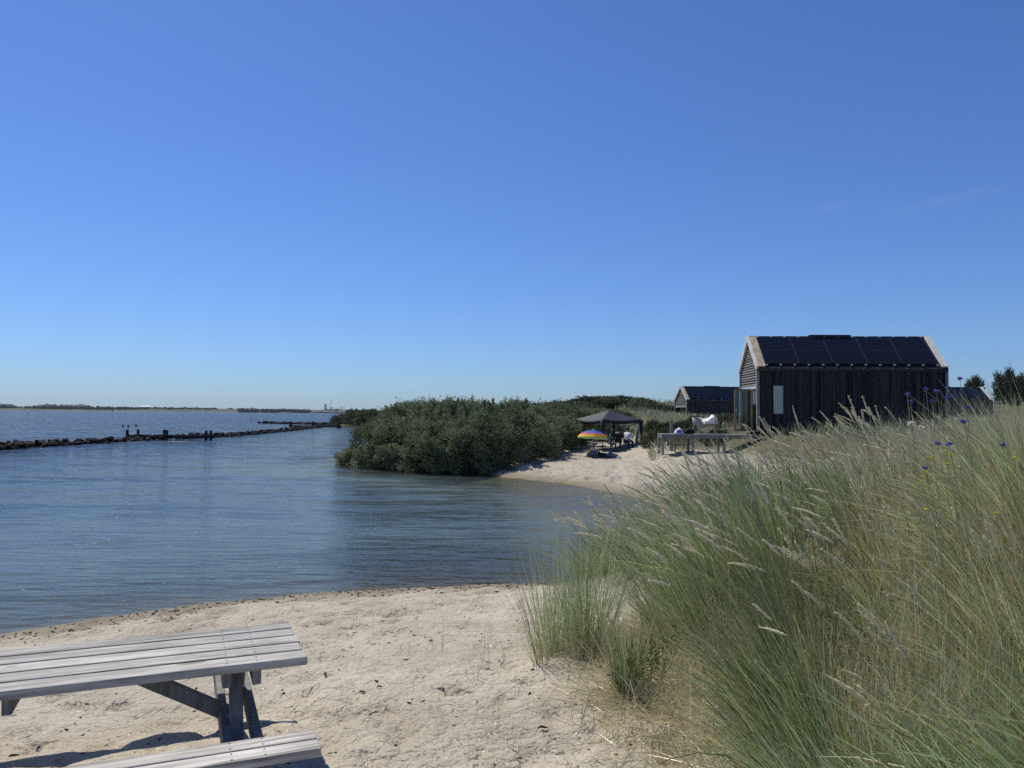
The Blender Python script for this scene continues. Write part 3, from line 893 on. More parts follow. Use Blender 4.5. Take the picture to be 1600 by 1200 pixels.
def shrub_crown(seed, rad, ht, shoots, per, L, Wd, cols, up=.5, spiky=.5, core=.35, shoot_len=(.25, .6), clump=0, clump_r=.34):
    """shoots on lumpy shells, each a spray of narrow leaves"""
    g = rs(seed)
    n_ = shoots
    th = g.uniform(0, 2 * np.pi, n_); cz = g.uniform(-.75, 1, n_)
    d = np.stack([np.cos(th) * np.sqrt(np.maximum(0, 1 - cz ** 2)), np.sin(th) * np.sqrt(np.maximum(0, 1 - cz ** 2)), cz], -1)
    lump = g.randn(26, 3); lump /= np.linalg.norm(lump, axis=1, keepdims=True)
    pr = (np.maximum(d @ lump.T, 0) ** 18)
    rr = .70 + .34 * pr.max(1) + .05 * g.randn(n_)
    inner = g.rand(n_) < core
    rr = np.where(inner, rr * g.uniform(.55, .95, n_), rr)
    c = d * rr[:, None] * np.array([rad, rad, ht * .56]) + np.array([0, 0, ht * .42])
    low = sm(.3, -.7, cz)[:, None]
    flare = d[:, :2] / np.maximum(np.linalg.norm(d[:, :2], axis=1, keepdims=True), .05) * rr[:, None] * rad * .97
    c[:, :2] = c[:, :2] * (1 - low) + flare * low
    c[:, 2] = np.maximum(c[:, 2], .05 + .2 * g.rand(n_))
    if clump:
        nc = max(8, n_ // clump)
        cen = c[:nc]
        which = g.randint(0, nc, n_)
        loc = g.randn(n_, 3); loc /= np.linalg.norm(loc, axis=1, keepdims=True)
        out = d[which] * .55 + np.array([0, 0, up * .7])
        c = cen[which] + (loc * .6 + out * .25) * (clump_r * g.uniform(.2, 1.0, n_) ** .6)[:, None]
        c[:, 2] = np.maximum(c[:, 2], .04)
        ax = loc * .9 + out * .9 + .25 * g.randn(n_, 3)
    else:
        ax = d * .8 + np.array([0, 0, up]) + .45 * g.randn(n_, 3)
    ax /= np.linalg.norm(ax, axis=1, keepdims=True)
    sl = g.uniform(*shoot_len, n_) * np.where(g.rand(n_) < .08, 1 + spiky, 1)
    t = g.rand(n_, per)
    P = c[:, None, :] + ax[:, None, :] * (t * sl[:, None])[..., None]
    D = ax[:, None, :] * .7 + g.randn(n_, per, 3) * .6
    sh = g.rand(n_, 1) if not clump else np.clip(g.rand(nc)[which] * .6 + .4 * g.rand(n_), 0, 1)[:, None]
    ci = (sh * .65 + g.rand(n_, per) * .35)[..., None]
    col = cols[0] * (1 - ci) + cols[1] * ci
    V, F = leaves(P.reshape(-1, 3), D.reshape(-1, 3), (L * g.uniform(.7, 1.25, (n_, per))).ravel(), (Wd * g.uniform(.7, 1.3, (n_, per))).ravel(), g)
    return V, F, np.repeat(col.reshape(-1, 3), 4, 0), c


def shrub_wood(seed, C_, base_r, n_=26):
    g = random.Random(seed); a = MB()
    for k in range(n_):
        c = Vector(C_[g.randrange(len(C_))])
        b = Vector((g.uniform(-1, 1) * base_r * .35, g.uniform(-1, 1) * base_r * .35, -.15))
        mid = b.lerp(c, .5) + Vector((g.uniform(-.2, .2), g.uniform(-.2, .2), g.uniform(-.1, .25)))
        a.tube([b, mid, c], [.045, .028, .010], 5)
    return a


def mesh_crown(name, V, F, col, m_):
    return np_mesh(name, V, F, m_, col)


BUCK = (np.array([.056, .080, .036]), np.array([.34, .39, .21]))
PROTO = []
for i in range(4):
    V, F, K, cc = shrub_crown(100 + i, 2.0, 3.2, 4400, 12, .105, .038, BUCK, spiky=.9, clump=42, clump_r=.50, shoot_len=(.12, .34), core=.25)
    me = bpy.data.meshes.new('x')
    cr = np_mesh('crown', V, F, MAT['leaf'], K)
    tw = shrub_wood(200 + i, cc, 1.6, 34).build('branches', MAT['bark'])
    PROTO.append((cr, tw))
used = [False] * 4


def place_shrub(x, y, r_, h_, k, label, group, cat='shrub', dz=0, name='sea_buckthorn_bush'):
    cr, tw = PROTO[k]
    e = empty(name, (x, y, gz(x, y) - .08 + dz), random.Random(x * 7 + y).uniform(0, 6.3), label, cat, group)
    h_ *= .87
    e.scale = (r_ / 2.0, r_ / 2.0, h_ / 3.2)
    for src in (cr, tw):
        if used[k]:
            o = src.copy(); C.objects.link(o)
        else:
            o = src
        o.parent = e
    used[k] = True
    return e


FRONT = [(-8.5, 43.4, 1.35, 1.35), (-7.0, 41.9, 1.75, 2.9), (-5.3, 39.8, 1.9, 3.1), (-3.7, 38.3, 1.8, 2.8), (-2.1, 37.9, 1.7, 3.0), (-.5, 38.6, 1.7, 3.1), (.7, 41.6, 1.7, 3.2), (1.4, 44.2, 1.6, 3.0), (2.4, 47.2, 1.7, 2.9), (3.4, 50.6, 2.1, 3.1)]
BACKR = [(-6.4, 46.5, 2.2, 3.75), (-4.2, 44.0, 2.2, 3.5), (-2.0, 42.8, 2.2, 3.6), (-.2, 46.5, 2.2, 3.4), (-3.0, 48, 2.3, 3.7), (-6.2, 51.5, 2.3, 3.6), (.6, 50.5, 2.3, 3.4), (-2.6, 54, 2.4, 3.6), (2.6, 55.5, 2.6, 3.3), (5.8, 56.5, 2.5, 2.7), (-5.6, 57, 2.4, 3.6), (.2, 59, 2.6, 3.5)]
ord_ = ['left end of the thicket, with low branches over the water', 'second from the left end, over the water', 'third from the left, at the waterline', 'fourth from the left, at the waterline', 'fifth from the left, standing at the waterline', 'at the corner where the sand spit meets the water', 'first to rise from the sand, right of the corner', 'on the dry sand, two short of the canopy', 'on the dry sand, just left of the parasol', 'directly behind the left canopy leg']
for i, (x, y, r_, h_) in enumerate(FRONT):
    place_shrub(x, y, r_, h_, i % 4, 'dark grey-green bush ' + ord_[i], 'sea buckthorn thicket by the water')
for i, (x, y, r_, h_) in enumerate(BACKR):
    place_shrub(x, y, r_, h_, (i + 2) % 4, 'dark bush crown showing behind the front row of the thicket', 'back row of the thicket')

# spiky leading shoots above the thicket
V, F, K, cc = [], [], [], []
MAT_L = MAT['leaf']
def shoot(px, pt, Y, ln, lean, seed):
    g = rs(seed); t_ = at_y(px, pt, Y)
    n_ = 520; s = g.rand(n_)
    ax = np.array([lean, 0, 1.]); ax /= np.linalg.norm(ax)
    base = np.array(t_) - ax * ln
    sp_ = np.round(s * 9) / 9
    P = base + ax * (s * ln)[:, None] + (g.randn(n_, 3) * .02 + np.stack([np.cos(sp_ * 40 + seed), np.sin(sp_ * 40 + seed), .5 + 0 * s], -1) * (g.rand(n_) ** 1.5 * .42 * (1.05 - s))[:, None])
    D = ax * .6 + g.randn(n_, 3) * .5
    V_, F_ = leaves(P, D, .11 * g.uniform(.7, 1.2, n_) * (1.15 - .6 * s), .034 * np.ones(n_), g)
    return V_, F_, np.repeat(BUCK[0] + (BUCK[1] - BUCK[0]) * g.rand(n_, 1), 4, 0)
SH_ = [(716, 622, 39.6, 1.0, .30, 1), (709, 627, 39.7, .8, .1, 2), (724, 629, 39.5, .8, -.35, 3), (703, 631, 39.8, .6, -.2, 8), (757, 626, 39.8, .8, .1, 4), (771, 623, 39.9, .9, .05, 5), (764, 628, 39.9, .7, -.2, 6), (822, 624, 41.5, .9, .1, 7), (816, 628, 41.6, .8, -.1, 9), (806, 629, 41.5, .7, .2, 10), (793, 630, 41, .6, 0, 11), (690, 634, 39.8, .6, .2, 12), (655, 634, 41, .6, .1, 13), (638, 630, 47, .6, .3, 14), (618, 631, 47, .5, -.2, 15), (735, 632, 40, .5, .3, 16), (783, 632, 41, .5, -.3, 17)]
off = 0
for q in SH_:
    a, b, c = shoot(*q)
    V.append(a); F.append(b + off); K.append(c); off += len(a)
host = min((o for o in C.objects if o.name.startswith('sea_buckthorn_bush')), key=lambda o: (o.location.x + .4) ** 2 + (o.location.y - 39.4) ** 2)
lead = np_mesh('leading_shoots', np.concatenate(V), np.concatenate(F), MAT['leaf'], np.concatenate(K))
lead.parent = host
lead.matrix_parent_inverse = (Matrix.Translation(host.location) @ host.rotation_euler.to_matrix().to_4x4() @ Matrix.Diagonal((*host.scale, 1))).inverted()

# distant shrubs: big leaves, fewer
FARP = []
for i in range(3):
    V, F, K, cc = shrub_crown(300 + i, 2.0, 2.4, 1300, 10, .17, .085, (np.array([.040, .052, .026]), np.array([.11, .125, .065])), spiky=.6, clump=14, clump_r=.42)
    cr = np_mesh('crown', V, F, MAT['leaf'], K)
    tw = shrub_wood(330 + i, cc, 1.6, 14).build('branches', MAT['bark'])
    FARP.append((cr, tw))
usedf = [False] * 3
def place_far(px, Y, r_, h_, top, k, label, group, sink=None):
    x = (px - 800) / 1200 * Y
    z = gz(x, Y) - .1
    if top is not None:
        h_ = max(1.0, at_y(px, top, Y).z - z)
    e = empty('dune_shrub', (x, Y, z), px * .37 + Y, label, 'shrub', group)
    e.scale = (r_ / 2, r_ / 2, h_ / 2.4)
    for src in FARP[k]:
        o = src if not usedf[k] else src.copy()
        if usedf[k]: C.objects.link(o)
        o.parent = e
    usedf[k] = True
g = random.Random(4)
for i, (px, Y, r_, top) in enumerate([(540, 172, 3.0, 650), (548, 176, 3.5, 647), (556, 172, 3.5, 645.5), (563, 168, 3.6, 643), (572, 160, 3.6, 642), (583, 150, 3.6, 641), (532, 171, 2.2, 654)]):
    place_far(px, Y, r_, 2, top, i % 3, 'low green shrub on the point beyond the groynes', 'shrubs on the green point')
for i, (px, Y, r_, top) in enumerate([(835, 75, 3, 636), (852, 82, 4, 634), (872, 84, 4, 631.5), (888, 86, 4, 631), (905, 90, 4.5, 633), (925, 96, 4.5, 635), (945, 98, 4.5, 637), (860, 68, 2.8, 641), (885, 66, 2.6, 645), (905, 64, 2.4, 650), (925, 68, 2.4, 652), (912, 76, 3.0, 644), (890, 74, 3, 640), (938, 80, 3.0, 645), (960, 92, 3.5, 642), (958, 76, 2.4, 652), (1010, 84, 2.2, 651)]):
    place_far(px, Y, r_, 2, top, i % 3, 'dark green shrub on the dune slope behind the canopy', 'shrubs on the dune behind the canopy')
for i, (px, Y, r_, top) in enumerate([(980, 118, 4.2, 633.5), (990, 116, 4.6, 631.5), (1002, 118, 4.6, 632), (1015, 120, 4.6, 633), (1028, 120, 4.4, 634)]):
    place_far(px, Y, r_, 3, top, i % 3, 'dark bush in the clump on the skyline left of the far hut', 'bush clump on the skyline')
for i, (px, Y, r_, top, lab) in enumerate([(1573, 122, 1.7, 585, 'round grey-green bush on the skyline at far right'), (1594, 120, 1.6, 590, 'bush at the right edge beside the tall grass'), (1524, 124, 1.4, 589, 'small bush top showing above the right hut roof')]):
    place_far(px, Y, r_, 3, top, i % 3, lab, None)


g = random.Random(14)
for i in range(16):
    px, Y = g.uniform(1012, 1150), g.uniform(40.5, 56)
    place_far(px, Y, g.uniform(.6, 1.1), g.uniform(.6, 1.1), None, i % 3, 'low leafy clump in the rough grass behind the deck', 'clumps behind the deck')


# grass blades as curved tapering ribbons
def blades(P, H, az, tilt, curl, Wd, c0, c1, g, nseg=5, tip=.12):
    n_ = len(P)
    dirv = np.stack([np.cos(az), np.sin(az), np.zeros(n_)], -1)
    upv = np.array([0, 0, 1.])
    tw = g.uniform(0, np.pi, n_)
    pos = P.copy(); rows = []
    ds = (H / nseg)[:, None]
    for k in range(nseg + 1):
        t_ = k / nseg
        ph = tilt + curl * t_
        tang = np.sin(ph)[:, None] * dirv + np.cos(ph)[:, None] * upv
        s0 = np.stack([-dirv[:, 1], dirv[:, 0], np.zeros(n_)], -1)
        nn = np.cross(s0, tang)
        side = s0 * np.cos(tw)[:, None] + nn * np.sin(tw)[:, None]
        wv = (Wd * (1 - (1 - tip) * t_ ** 1.6) / 2)[:, None]
        rows.append(np.stack([pos - side * wv, pos + side * wv], 1))
        pos = pos + tang * ds
    V = np.stack(rows, 1)                                       # n, nseg+1, 2, 3
    tt = np.linspace(0, 1, nseg + 1)[None, :, None, None]
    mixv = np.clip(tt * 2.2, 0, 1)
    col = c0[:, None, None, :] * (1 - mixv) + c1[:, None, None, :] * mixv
    col = np.broadcast_to(col, (n_, nseg + 1, 2, 3))
    base = (np.arange(n_) * (nseg + 1) * 2)[:, None]
    k = np.arange(nseg)[None, :] * 2
    F = np.stack([base + k, base + k + 1, base + k + 3, base + k + 2], -1).reshape(-1, 4)
    return V.reshape(-1, 3), F, col.reshape(-1, 3), pos


def cat(parts):
    V, F, K, o = [], [], [], 0
    for a, b, c in parts:
        V.append(a); F.append(b + o); K.append(c); o += len(a)
    return np.concatenate(V), np.concatenate(F), np.concatenate(K)


GREEN = np.array([[.085, .115, .055], [.12, .15, .085], [.065, .095, .055], [.15, .17, .09], [.10, .13, .09]])
GREEN = GREEN * np.array([3.5, 3.35, 2.8])
STRAW = np.array([[.64, .57, .33], [.58, .50, .26], [.74, .69, .46], [.44, .35, .17], [.68, .64, .44]])


def tuft(g, cx, cy, n_, spread, h, wind, wamt, dry, wd=.0045, open_=.45, curl=.75):
    th = g.uniform(0, 2 * np.pi, n_); rr = spread * np.sqrt(g.rand(n_))
    x, y = cx + rr * np.cos(th), cy + rr * np.sin(th)
    z = ground(x, y) - .02
    hh_ = h * g.uniform(.45, 1.1, n_)
    # direction: outward from the tuft plus the wind
    ox = np.cos(th) * rr / spread * open_ + wamt * math.cos(wind) + .16 * g.randn(n_)
    oy = np.sin(th) * rr / spread * open_ + wamt * math.sin(wind) + .16 * g.randn(n_)
    az = np.arctan2(oy, ox); mag = np.hypot(ox, oy)
    tilt = np.clip(mag * .55, 0, .9)
    cu = np.clip(mag * 1.0, .05, 1.6) * curl * g.uniform(.6, 1.4, n_)
    isdry = g.rand(n_) < dry
    gc = GREEN[g.randint(0, 5, n_)] * g.uniform(.5, 1.45, (n_, 1))
    sc = STRAW[g.randint(0, 5, n_)] * g.uniform(.7, 1.1, (n_, 1))
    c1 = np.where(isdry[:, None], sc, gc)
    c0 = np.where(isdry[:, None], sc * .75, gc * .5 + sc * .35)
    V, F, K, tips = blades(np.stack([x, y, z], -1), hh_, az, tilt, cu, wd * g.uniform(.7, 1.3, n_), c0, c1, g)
    return (V, F, K)


def seed_stalk(g, x, y, h, az, tilt, curl, hl=.2, hr=.0085, c=None):
    """a stalk with a dense spindle spike: two parts of geometry"""
    z = ground(np.array([x]), np.array([y]))[0]
    n_, pts = 9, []
    p_ = np.array([x, y, z]); d = np.array([math.cos(az), math.sin(az), 0])
    for k in range(n_ + 1):
        pts.append(p_.copy()); ph = tilt + curl * (k / n_) ** 1.5
        p_ = p_ + (d * math.sin(ph) + np.array([0, 0, math.cos(ph)])) * h / n_
    # spike continues
    sp = [pts[-1]]; ph0 = tilt + curl
    for k in range(6):
        ph = ph0 + .25 * curl * k / 6
        sp.append(sp[-1] + (d * math.sin(ph) + np.array([0, 0, math.cos(ph)])) * hl / 6)
    rad = np.array([.35, .85, 1, 1, .9, .65, .15]) * hr
    V, F, K = [], [], []
    c = np.array([.82, .76, .54]) * g.uniform(.8, 1.12) if c is None else c
    def ring(pts_, rads, col_, m_, rough):
        o = sum(len(a) for a in V)
        vv = []
        for i, q in enumerate(pts_):
            tng = np.array(pts_[min(i + 1, len(pts_) - 1)]) - np.array(pts_[max(i - 1, 0)]); tng = tng / np.linalg.norm(tng)
            u = np.cross(tng, [0.3, .9, .1]); u /= np.linalg.norm(u); v_ = np.cross(tng, u)
            for k in range(m_):
                t_ = 2 * np.pi * k / m_ + i * .5
                vv.append(q + (u * math.cos(t_) + v_ * math.sin(t_)) * rads[i] * (1 + rough * g.randn()))
        V.append(np.array(vv))
        f = []
        for i in range(len(pts_) - 1):
            for k in range(m_):
                f.append((o + i * m_ + k, o + i * m_ + (k + 1) % m_, o + (i + 1) * m_ + (k + 1) % m_, o + (i + 1) * m_ + k))
        F.append(np.array(f)); K.append(np.tile(col_, (len(vv), 1)) * g.uniform(.8, 1.2, (len(vv), 1)))
    ring(pts, [.0018] * len(pts), np.array([.30, .28, .14]), 3, 0)
    # finer spike
    t0 = np.linspace(0, 6, 15)
    spf = np.stack([np.interp(t0, range(7), [q[i] for q in sp]) for i in range(3)], -1)
    ring(list(spf), list(np.interp(t0, range(7), rad)), c, 6, .16)
    # bristles
    nb = 46
    ti = g.uniform(0, 14, nb); P = np.stack([np.interp(ti, range(15), spf[:, i]) for i in range(3)], -1)
    tng = spf[-1] - spf[0]; tng /= np.linalg.norm(tng)
    lv, lf = leaves(P, tng * 1.0 + g.randn(nb, 3) * .33, np.full(nb, .021), np.full(nb, .004), g)
    o = sum(len(a) for a in V); V.append(lv); F.append(lf + o); K.append(np.tile(c * 1.1, (len(lv), 1)))
    return np.concatenate(V), np.concatenate(F), np.concatenate(K)


# main dune mass: separate big tussocks, each a mound of tufts leaning out from its heart and with the wind
g = rs(21)
parts = []
WIND = math.pi * 1.02
cnt = 0
hearts = []
def try_heart(x, y, gap):
    for (a_, b_, c_) in hearts:
        if (a_ - x) ** 2 + (b_ - y) ** 2 < (.5 * (gap + c_)) ** 2: return False
    hearts.append((x, y, gap)); return True
for (x, y) in ((1.30, 2.35), (1.75, 2.15), (1.62, 2.75), (1.22, 2.95), (2.1, 2.6), (1.55, 3.3), (2.95, 4.35), (3.3, 4.85), (2.6, 4.1), (3.05, 4.65), (1.52, 3.75), (1.55, 4.15), (1.62, 4.6)):
    hearts.append((x, y, .42))
for i in range(5200):
    y = 1.7 + 11.2 * g.rand() ** 1.2
    x = g.uniform(.2, min(.78 * y + 1.2, 8.5))
    u = float(dune_u(np.array([x]), np.array([y]))[0])
    if u < .55 or coast_sd([x], [y])[0] < .9: continue
    if y >= 6.6 and u < (.95 if y < 7.4 else 1.35) + .2 * vnoise(y * 2., 5.): continue
    if 3.3 < y < 6.6 and u < 1.22 + .25 * vnoise(y * 2., 1.): continue
    try_heart(x, y, .40 + .022 * y + .12 * g.rand())
for (x, y, gap) in hearts:
    u = float(dune_u(np.array([x]), np.array([y]))[0])
    r_ = x / y
    straw = float(sm(.47, .58, r_ + .06 * g.randn()) * sm(3.2, 4.2, y))
    if r_ > .635 and 4.4 < y < 5.4: straw *= .3
    hm = (.86 + .26 * g.rand()) * (1 - .22 * straw) * (.92 if y > 8 else 1)
    hm *= .70 + .30 * min(1, max(0, u - .3) / 1.0)
    hm *= 1 - .20 * float(sm(.36, .46, r_) * sm(.66, .58, r_))
    if r_ > .63 and y > 4.3: hm *= 1.2
    if .50 < r_ < .63 and y > 3.2: hm *= .80
    if r_ > .58 and y < 3.4: hm *= .74
    if .24 < r_ < .35 and y > 4.5: hm *= 1.10
    if .40 < r_ < .58 and y > 4: hm *= .92
    wa0 = .46 + .28 * g.rand(); wd0 = WIND + .4 * g.randn()
    if y < 3.05 and r_ < .9: wa0 = .75 + .3 * g.rand(); wd0 = WIND - .25 + .3 * g.randn(); hm *= 1.14
    tone = g.uniform(.66, 1.30)
    nt = 9 if y < 5 else 8 if y < 8 else 7
    nb = 46 if y < 3.4 else 50 if y < 5 else 46 if y < 8 else 38
    for k in range(nt):
        an = 2 * math.pi * (k + g.rand()) / nt; rr_ = .24 * math.sqrt(g.rand())
        ox, oy = math.cos(an) * rr_ * 1.9, math.sin(an) * rr_ * 1.9
        wx_, wy_ = ox + wa0 * math.cos(wd0), oy + wa0 * math.sin(wd0)
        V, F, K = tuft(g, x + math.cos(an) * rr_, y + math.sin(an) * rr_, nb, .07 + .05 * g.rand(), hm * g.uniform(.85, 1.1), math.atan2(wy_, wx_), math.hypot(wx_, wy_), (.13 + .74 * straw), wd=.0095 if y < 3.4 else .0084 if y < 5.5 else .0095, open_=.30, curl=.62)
        parts.append((V, F, K * tone)); cnt += nb
V, F, K = cat(parts)
tag(np_mesh('marram_grass', V, F, MAT['grass'], K), 'dense wind-swept marram grass covering the dune at right', 'grass', kind='stuff')

# flowering stalks
hs = []
for i in range(1300):
    y = g.uniform(3.0, 8.6); x = g.uniform(.13, .66) * y
    u = float(dune_u(np.array([x]), np.array([y]))[0])
    if u < .6 or coast_sd([x], [y])[0] < 1.2: continue
    if g.rand() < .55 and not (4.2 < y < 7.8): continue
    if len(hs) > 430: break
    hs.append(seed_stalk(g, x, y, g.uniform(.86, 1.14) * (.80 if .40 < x / y < .53 else .62 if x / y >= .53 else 1), WIND + .3 * g.randn(), g.uniform(.05, .4), g.uniform(.2, .95), hl=g.uniform(.12, .21), hr=g.uniform(.0055, .0085)))
V, F, K = cat(hs)
tag(np_mesh('marram_flower_spikes', V, F, MAT['grass'], K), 'pale seed spikes nodding above the dune grass', 'seed heads', kind='stuff')

# straw stalks lying at the foot of the dune and standing at right
dp_ = []
for i in range(900):
    y = g.uniform(3.4, 7.0); x = g.uniform(.40, 2.2)
    u = float(dune_u(np.array([x]), np.array([y]))[0])
    if u < -.35 or u > 1.3: continue
    if u < .0 and g.rand() < .85: continue
    if x / y < .10: continue
    nb = 22
    xx, yy = x + .14 * g.randn(nb), y + .14 * g.randn(nb)
    P = np.stack([xx, yy, ground(xx, yy) + .004 + .02 * g.rand(nb)], -1)
    lie = g.rand(nb) < .75
    c = STRAW[g.randint(0, 5, nb)] * g.uniform(.7, 1.05, (nb, 1))
    V, F, K, _ = blades(P, g.uniform(.12, .42, nb), g.uniform(0, 6.3, nb), np.where(lie, 1.42, .5), np.where(lie, .12, .5), np.full(nb, .0042), c, c, g, nseg=4)
    dp_.append((V, F, K))
for i in range(700):                                           # chaotic dry stems at right
    y = g.uniform(3.0, 7.5); x = g.uniform(.46, .78) * y
    nb = 9
    xx, yy = x + .08 * g.randn(nb), y + .08 * g.randn(nb)
    P = np.stack([xx, yy, ground(xx, yy)], -1)
    c = STRAW[g.randint(0, 5, nb)] * g.uniform(.6, 1.1, (nb, 1))
    V, F, K, _ = blades(P, g.uniform(.4, .95, nb), g.uniform(0, 6.3, nb), np.abs(.3 * g.randn(nb)), .7 * g.randn(nb), np.full(nb, .004), c, c, g, nseg=4)
    dp_.append((V, F, K))
V, F, K = cat(dp_)
tag(np_mesh('dry_straw', V, F, MAT['grass'], K), 'bleached dry stems tangled at the dune foot and slope', 'dry grass', kind='stuff')

# tussocks standing free on the sand
def tussock(spots_, label, seed, h, nb, wind, wa, dry, spread, open_=.5, curl=.55):
    g = rs(seed); ps = []
    for (px, py) in spots_:
        q = Vector(tuple(at_z(px, py, 1.0)))
        for _ in range(3):
            q = at_z(px, py, gz(q.x, q.y))
        ps.append(tuft(g, q.x, q.y, nb, spread, h * g.uniform(.85, 1.1), wind, wa, dry, open_=open_, curl=curl, wd=.0052))
        # brown dead base
        ps.append(tuft(g, q.x, q.y, nb // 3, spread * 1.2, h * .35, wind, .1, 1.0, open_=.9, curl=.9))
    V, F, K = cat(ps)
    o = np_mesh('grass_tussock', V, F, MAT['grass'], K)
    return tag(o, label, 'tussock')
tussock([(862, 1018), (884, 1022), (910, 1024), (930, 1020), (900, 1002)], 'tall blue-green grass tussock standing before the water', 31, 1.2, 105, .9, .22, .06, .12, .42, .42)
tussock([(846, 1036), (856, 1026)], 'thin sparse grass tuft at the left foot of the tall tussock', 32, .95, 34, 2.6, .22, .18, .06, .4, .4)
tussock([(975, 1094), (984, 1098)], 'narrow tussock with brown base, nearest on the sand', 33, .85, 85, 2.0, .12, .15, .06, .42, .5)
tussock([(1062, 1000), (1092, 990), (1045, 985), (1080, 970), (1118, 985)], 'drooping green grass clump between the tall tussock and the dune', 34, .95, 150, 2.9, .5, .12, .15, .5, .8)

# little sprouts in the sand
g = rs(61)
for px, py, k in ((789, 1045, 3), (754, 1030, 2), (763, 1032, 3), (728, 1058, 2), (745, 1062, 4), (690, 1016, 4), (636, 1022, 4), (787, 1159, 2), (800, 1172, 5), (688, 1112, 2), (833, 1017, 3), (905, 1130, 5), (940, 1105, 6)):
    q = at_z(px, py, 1.0)
    for _ in range(3): q = at_z(px, py, gz(q.x, q.y))
    n_ = k
    P = np.stack([q.x + .02 * g.randn(n_), q.y + .02 * g.randn(n_), np.full(n_, gz(q.x, q.y) - .01)], -1)
    c1 = GREEN[g.randint(0, 5, n_)] * .8; c0 = STRAW[g.randint(0, 5, n_)] * .5
    V, F, K, _ = blades(P, g.uniform(.12, .34, n_), g.uniform(0, 6.3, n_), np.abs(.25 * g.randn(n_)), .5 * g.randn(n_), np.full(n_, .004), c0, c1, g, nseg=4)
    tag(np_mesh('grass_sprout', V, F, MAT['grass'], K), 'sparse grass sprout standing alone in the open sand', 'grass sprout', 'lone sprouts in the sand')

# green herb at the foot of the narrow tussock and yellow flowered stems
def herb(px, py, h, nst, seed, label, spread=.06, flower=False, zz=None):
    g = rs(seed); q = at_z(px, py, 1.0)
    for _ in range(3): q = at_z(px, py, gz(q.x, q.y))
    if zz is not None: q = zz
    e = empty('leafy_herb' if not flower else 'yellow_flower', (q.x, q.y, gz(q.x, q.y) - .01), 0, label, 'plant')
    a = MB(seed); LP, LD, fl = [], [], []
    for k in range(nst):
        an = g.uniform(0, 6.3); ln = h * g.uniform(.6, 1.1); le = g.uniform(.1, .5)
        b = np.array([math.cos(an), math.sin(an), 0]) * spread * g.rand(); d = np.array([math.cos(an) * le, math.sin(an) * le, 1.]); d /= np.linalg.norm(d)
        a.tube([b, b + d * ln], [.003, .0018], 4)
        for t_ in np.linspace(.15, 1, 26):
            LP.append(b + d * ln * t_); LD.append(d * .5 + g.randn(3) * .6)
        fl.append(b + d * ln)
    a.build('stem', MAT['stem'], e)
    V, F = leaves(np.array(LP), np.array(LD), np.full(len(LP), .05) * g.uniform(.7, 1.2, len(LP)), np.full(len(LP), .013), g)
    col = np.array([.09, .15, .03]) + (np.array([.15, .21, .05]) - np.array([.09, .15, .03])) * g.rand(len(LP), 1)
    np_mesh('leaves', V, F, MAT['leaf'], np.repeat(col, 4, 0), e)
    if flower:
        P = np.repeat(np.array(fl), 6, 0); D = g.randn(len(P), 3) * .8 + np.array([0, -.3, .5])
        V, F = leaves(P, D, np.full(len(P), .022), np.full(len(P), .02), g)
        np_mesh('petals', V, F, MAT['petal'], np.tile(np.array([.80, .58, .02]), (len(V), 1)), e)
    return e
herb(998, 1082, .34, 26, 71, 'bright green feathery herb at the base of the narrow tussock', .16)
herb(1040, 1050, .36, 6, 72, 'thin yellowish herb in the dry straw', .06)


def surf(px, Y, back=.0):
    x = (px - 800) / 1200 * Y
    return Vector((x, Y, gz(x, Y)))


def flower_at(px, py, Y, label, colr, petals, size, cat_, group=None, name='cornflower'):
    """a stem from the ground to the bloom seen at px,py"""
    g = rs(int(px * 13 + py)); t_ = at_y(px, py, Y)
    bx, by = t_.x + g.uniform(.05, .2), t_.y + g.uniform(-.1, .1)
    b = Vector((bx, by, gz(bx, by)))
    e = empty(name, b, 0, label, cat_, group)
    T = t_ - b
    a = MB(); a.tube([(0, 0, 0), T * .5 + Vector((.03, 0, .03)), T], [.0018, .0015, .0012], 4)
    a.build('stem', MAT['stem'], e)
    P = np.tile(np.array(T), (petals, 1)) + g.randn(petals, 3) * size * .1
    D = g.randn(petals, 3) * np.array([1, 1, .35]) + np.array([0, 0, .35])
    V, F = leaves(P, D, np.full(petals, size), np.full(petals, size * .6), g)
    np_mesh('petals', V, F, MAT['petal'], np.tile(np.array(colr), (len(V), 1)) * g.uniform(.75, 1.2, (len(V), 1)), e)
    a = MB(); a.lathe([(.001, -size * .5), (size * .22, -size * .3), (size * .25, 0), (size * .1, size * .1)], 6, tuple(T)); a.build('calyx', MAT['stem'], e)


BL = (.12, .12, .40)
cf = [(1423, 628, 'leftmost cornflower, against the dark hut wall'), (1447, 609, 'blue cornflower at left of the upper pair by the hut corner'), (1463, 611, 'blue cornflower at right of the upper pair by the hut corner'), (1455, 627, 'blue cornflower below the upper pair'),
      (1418, 617, 'small drooping cornflower on an arched stem'), (1500, 592, 'highest cornflower, against the sky above the right hut'), (1481, 622, 'small cornflower by the corner post of the hut'), (1511, 638, 'dim cornflower in front of the grey right hut wall'), (1506, 660, 'cornflower in the grass below the right hut'),
      (1465, 694, 'left cornflower of the low pair in the grass'), (1483, 694, 'right cornflower of the low pair in the grass'), (1567, 696, 'rightmost cornflower, over the orange dry grass'), (1445, 732, 'lowest cornflower, deep in the grass')]
for px, py, lab in cf:
    flower_at(px, py, 3.7 if py > 650 else 4.1, lab, BL, 22, .017, 'flower', 'blue cornflowers in the grass')
for px, py, lab in ((1440, 668, 'small white flower cluster above the grass'), (1424, 662, 'pale flat flower head beside the white cluster')):
    flower_at(px, py, 3.9, lab, (.72, .72, .66), 26, .018, 'flower', name='white_flower')
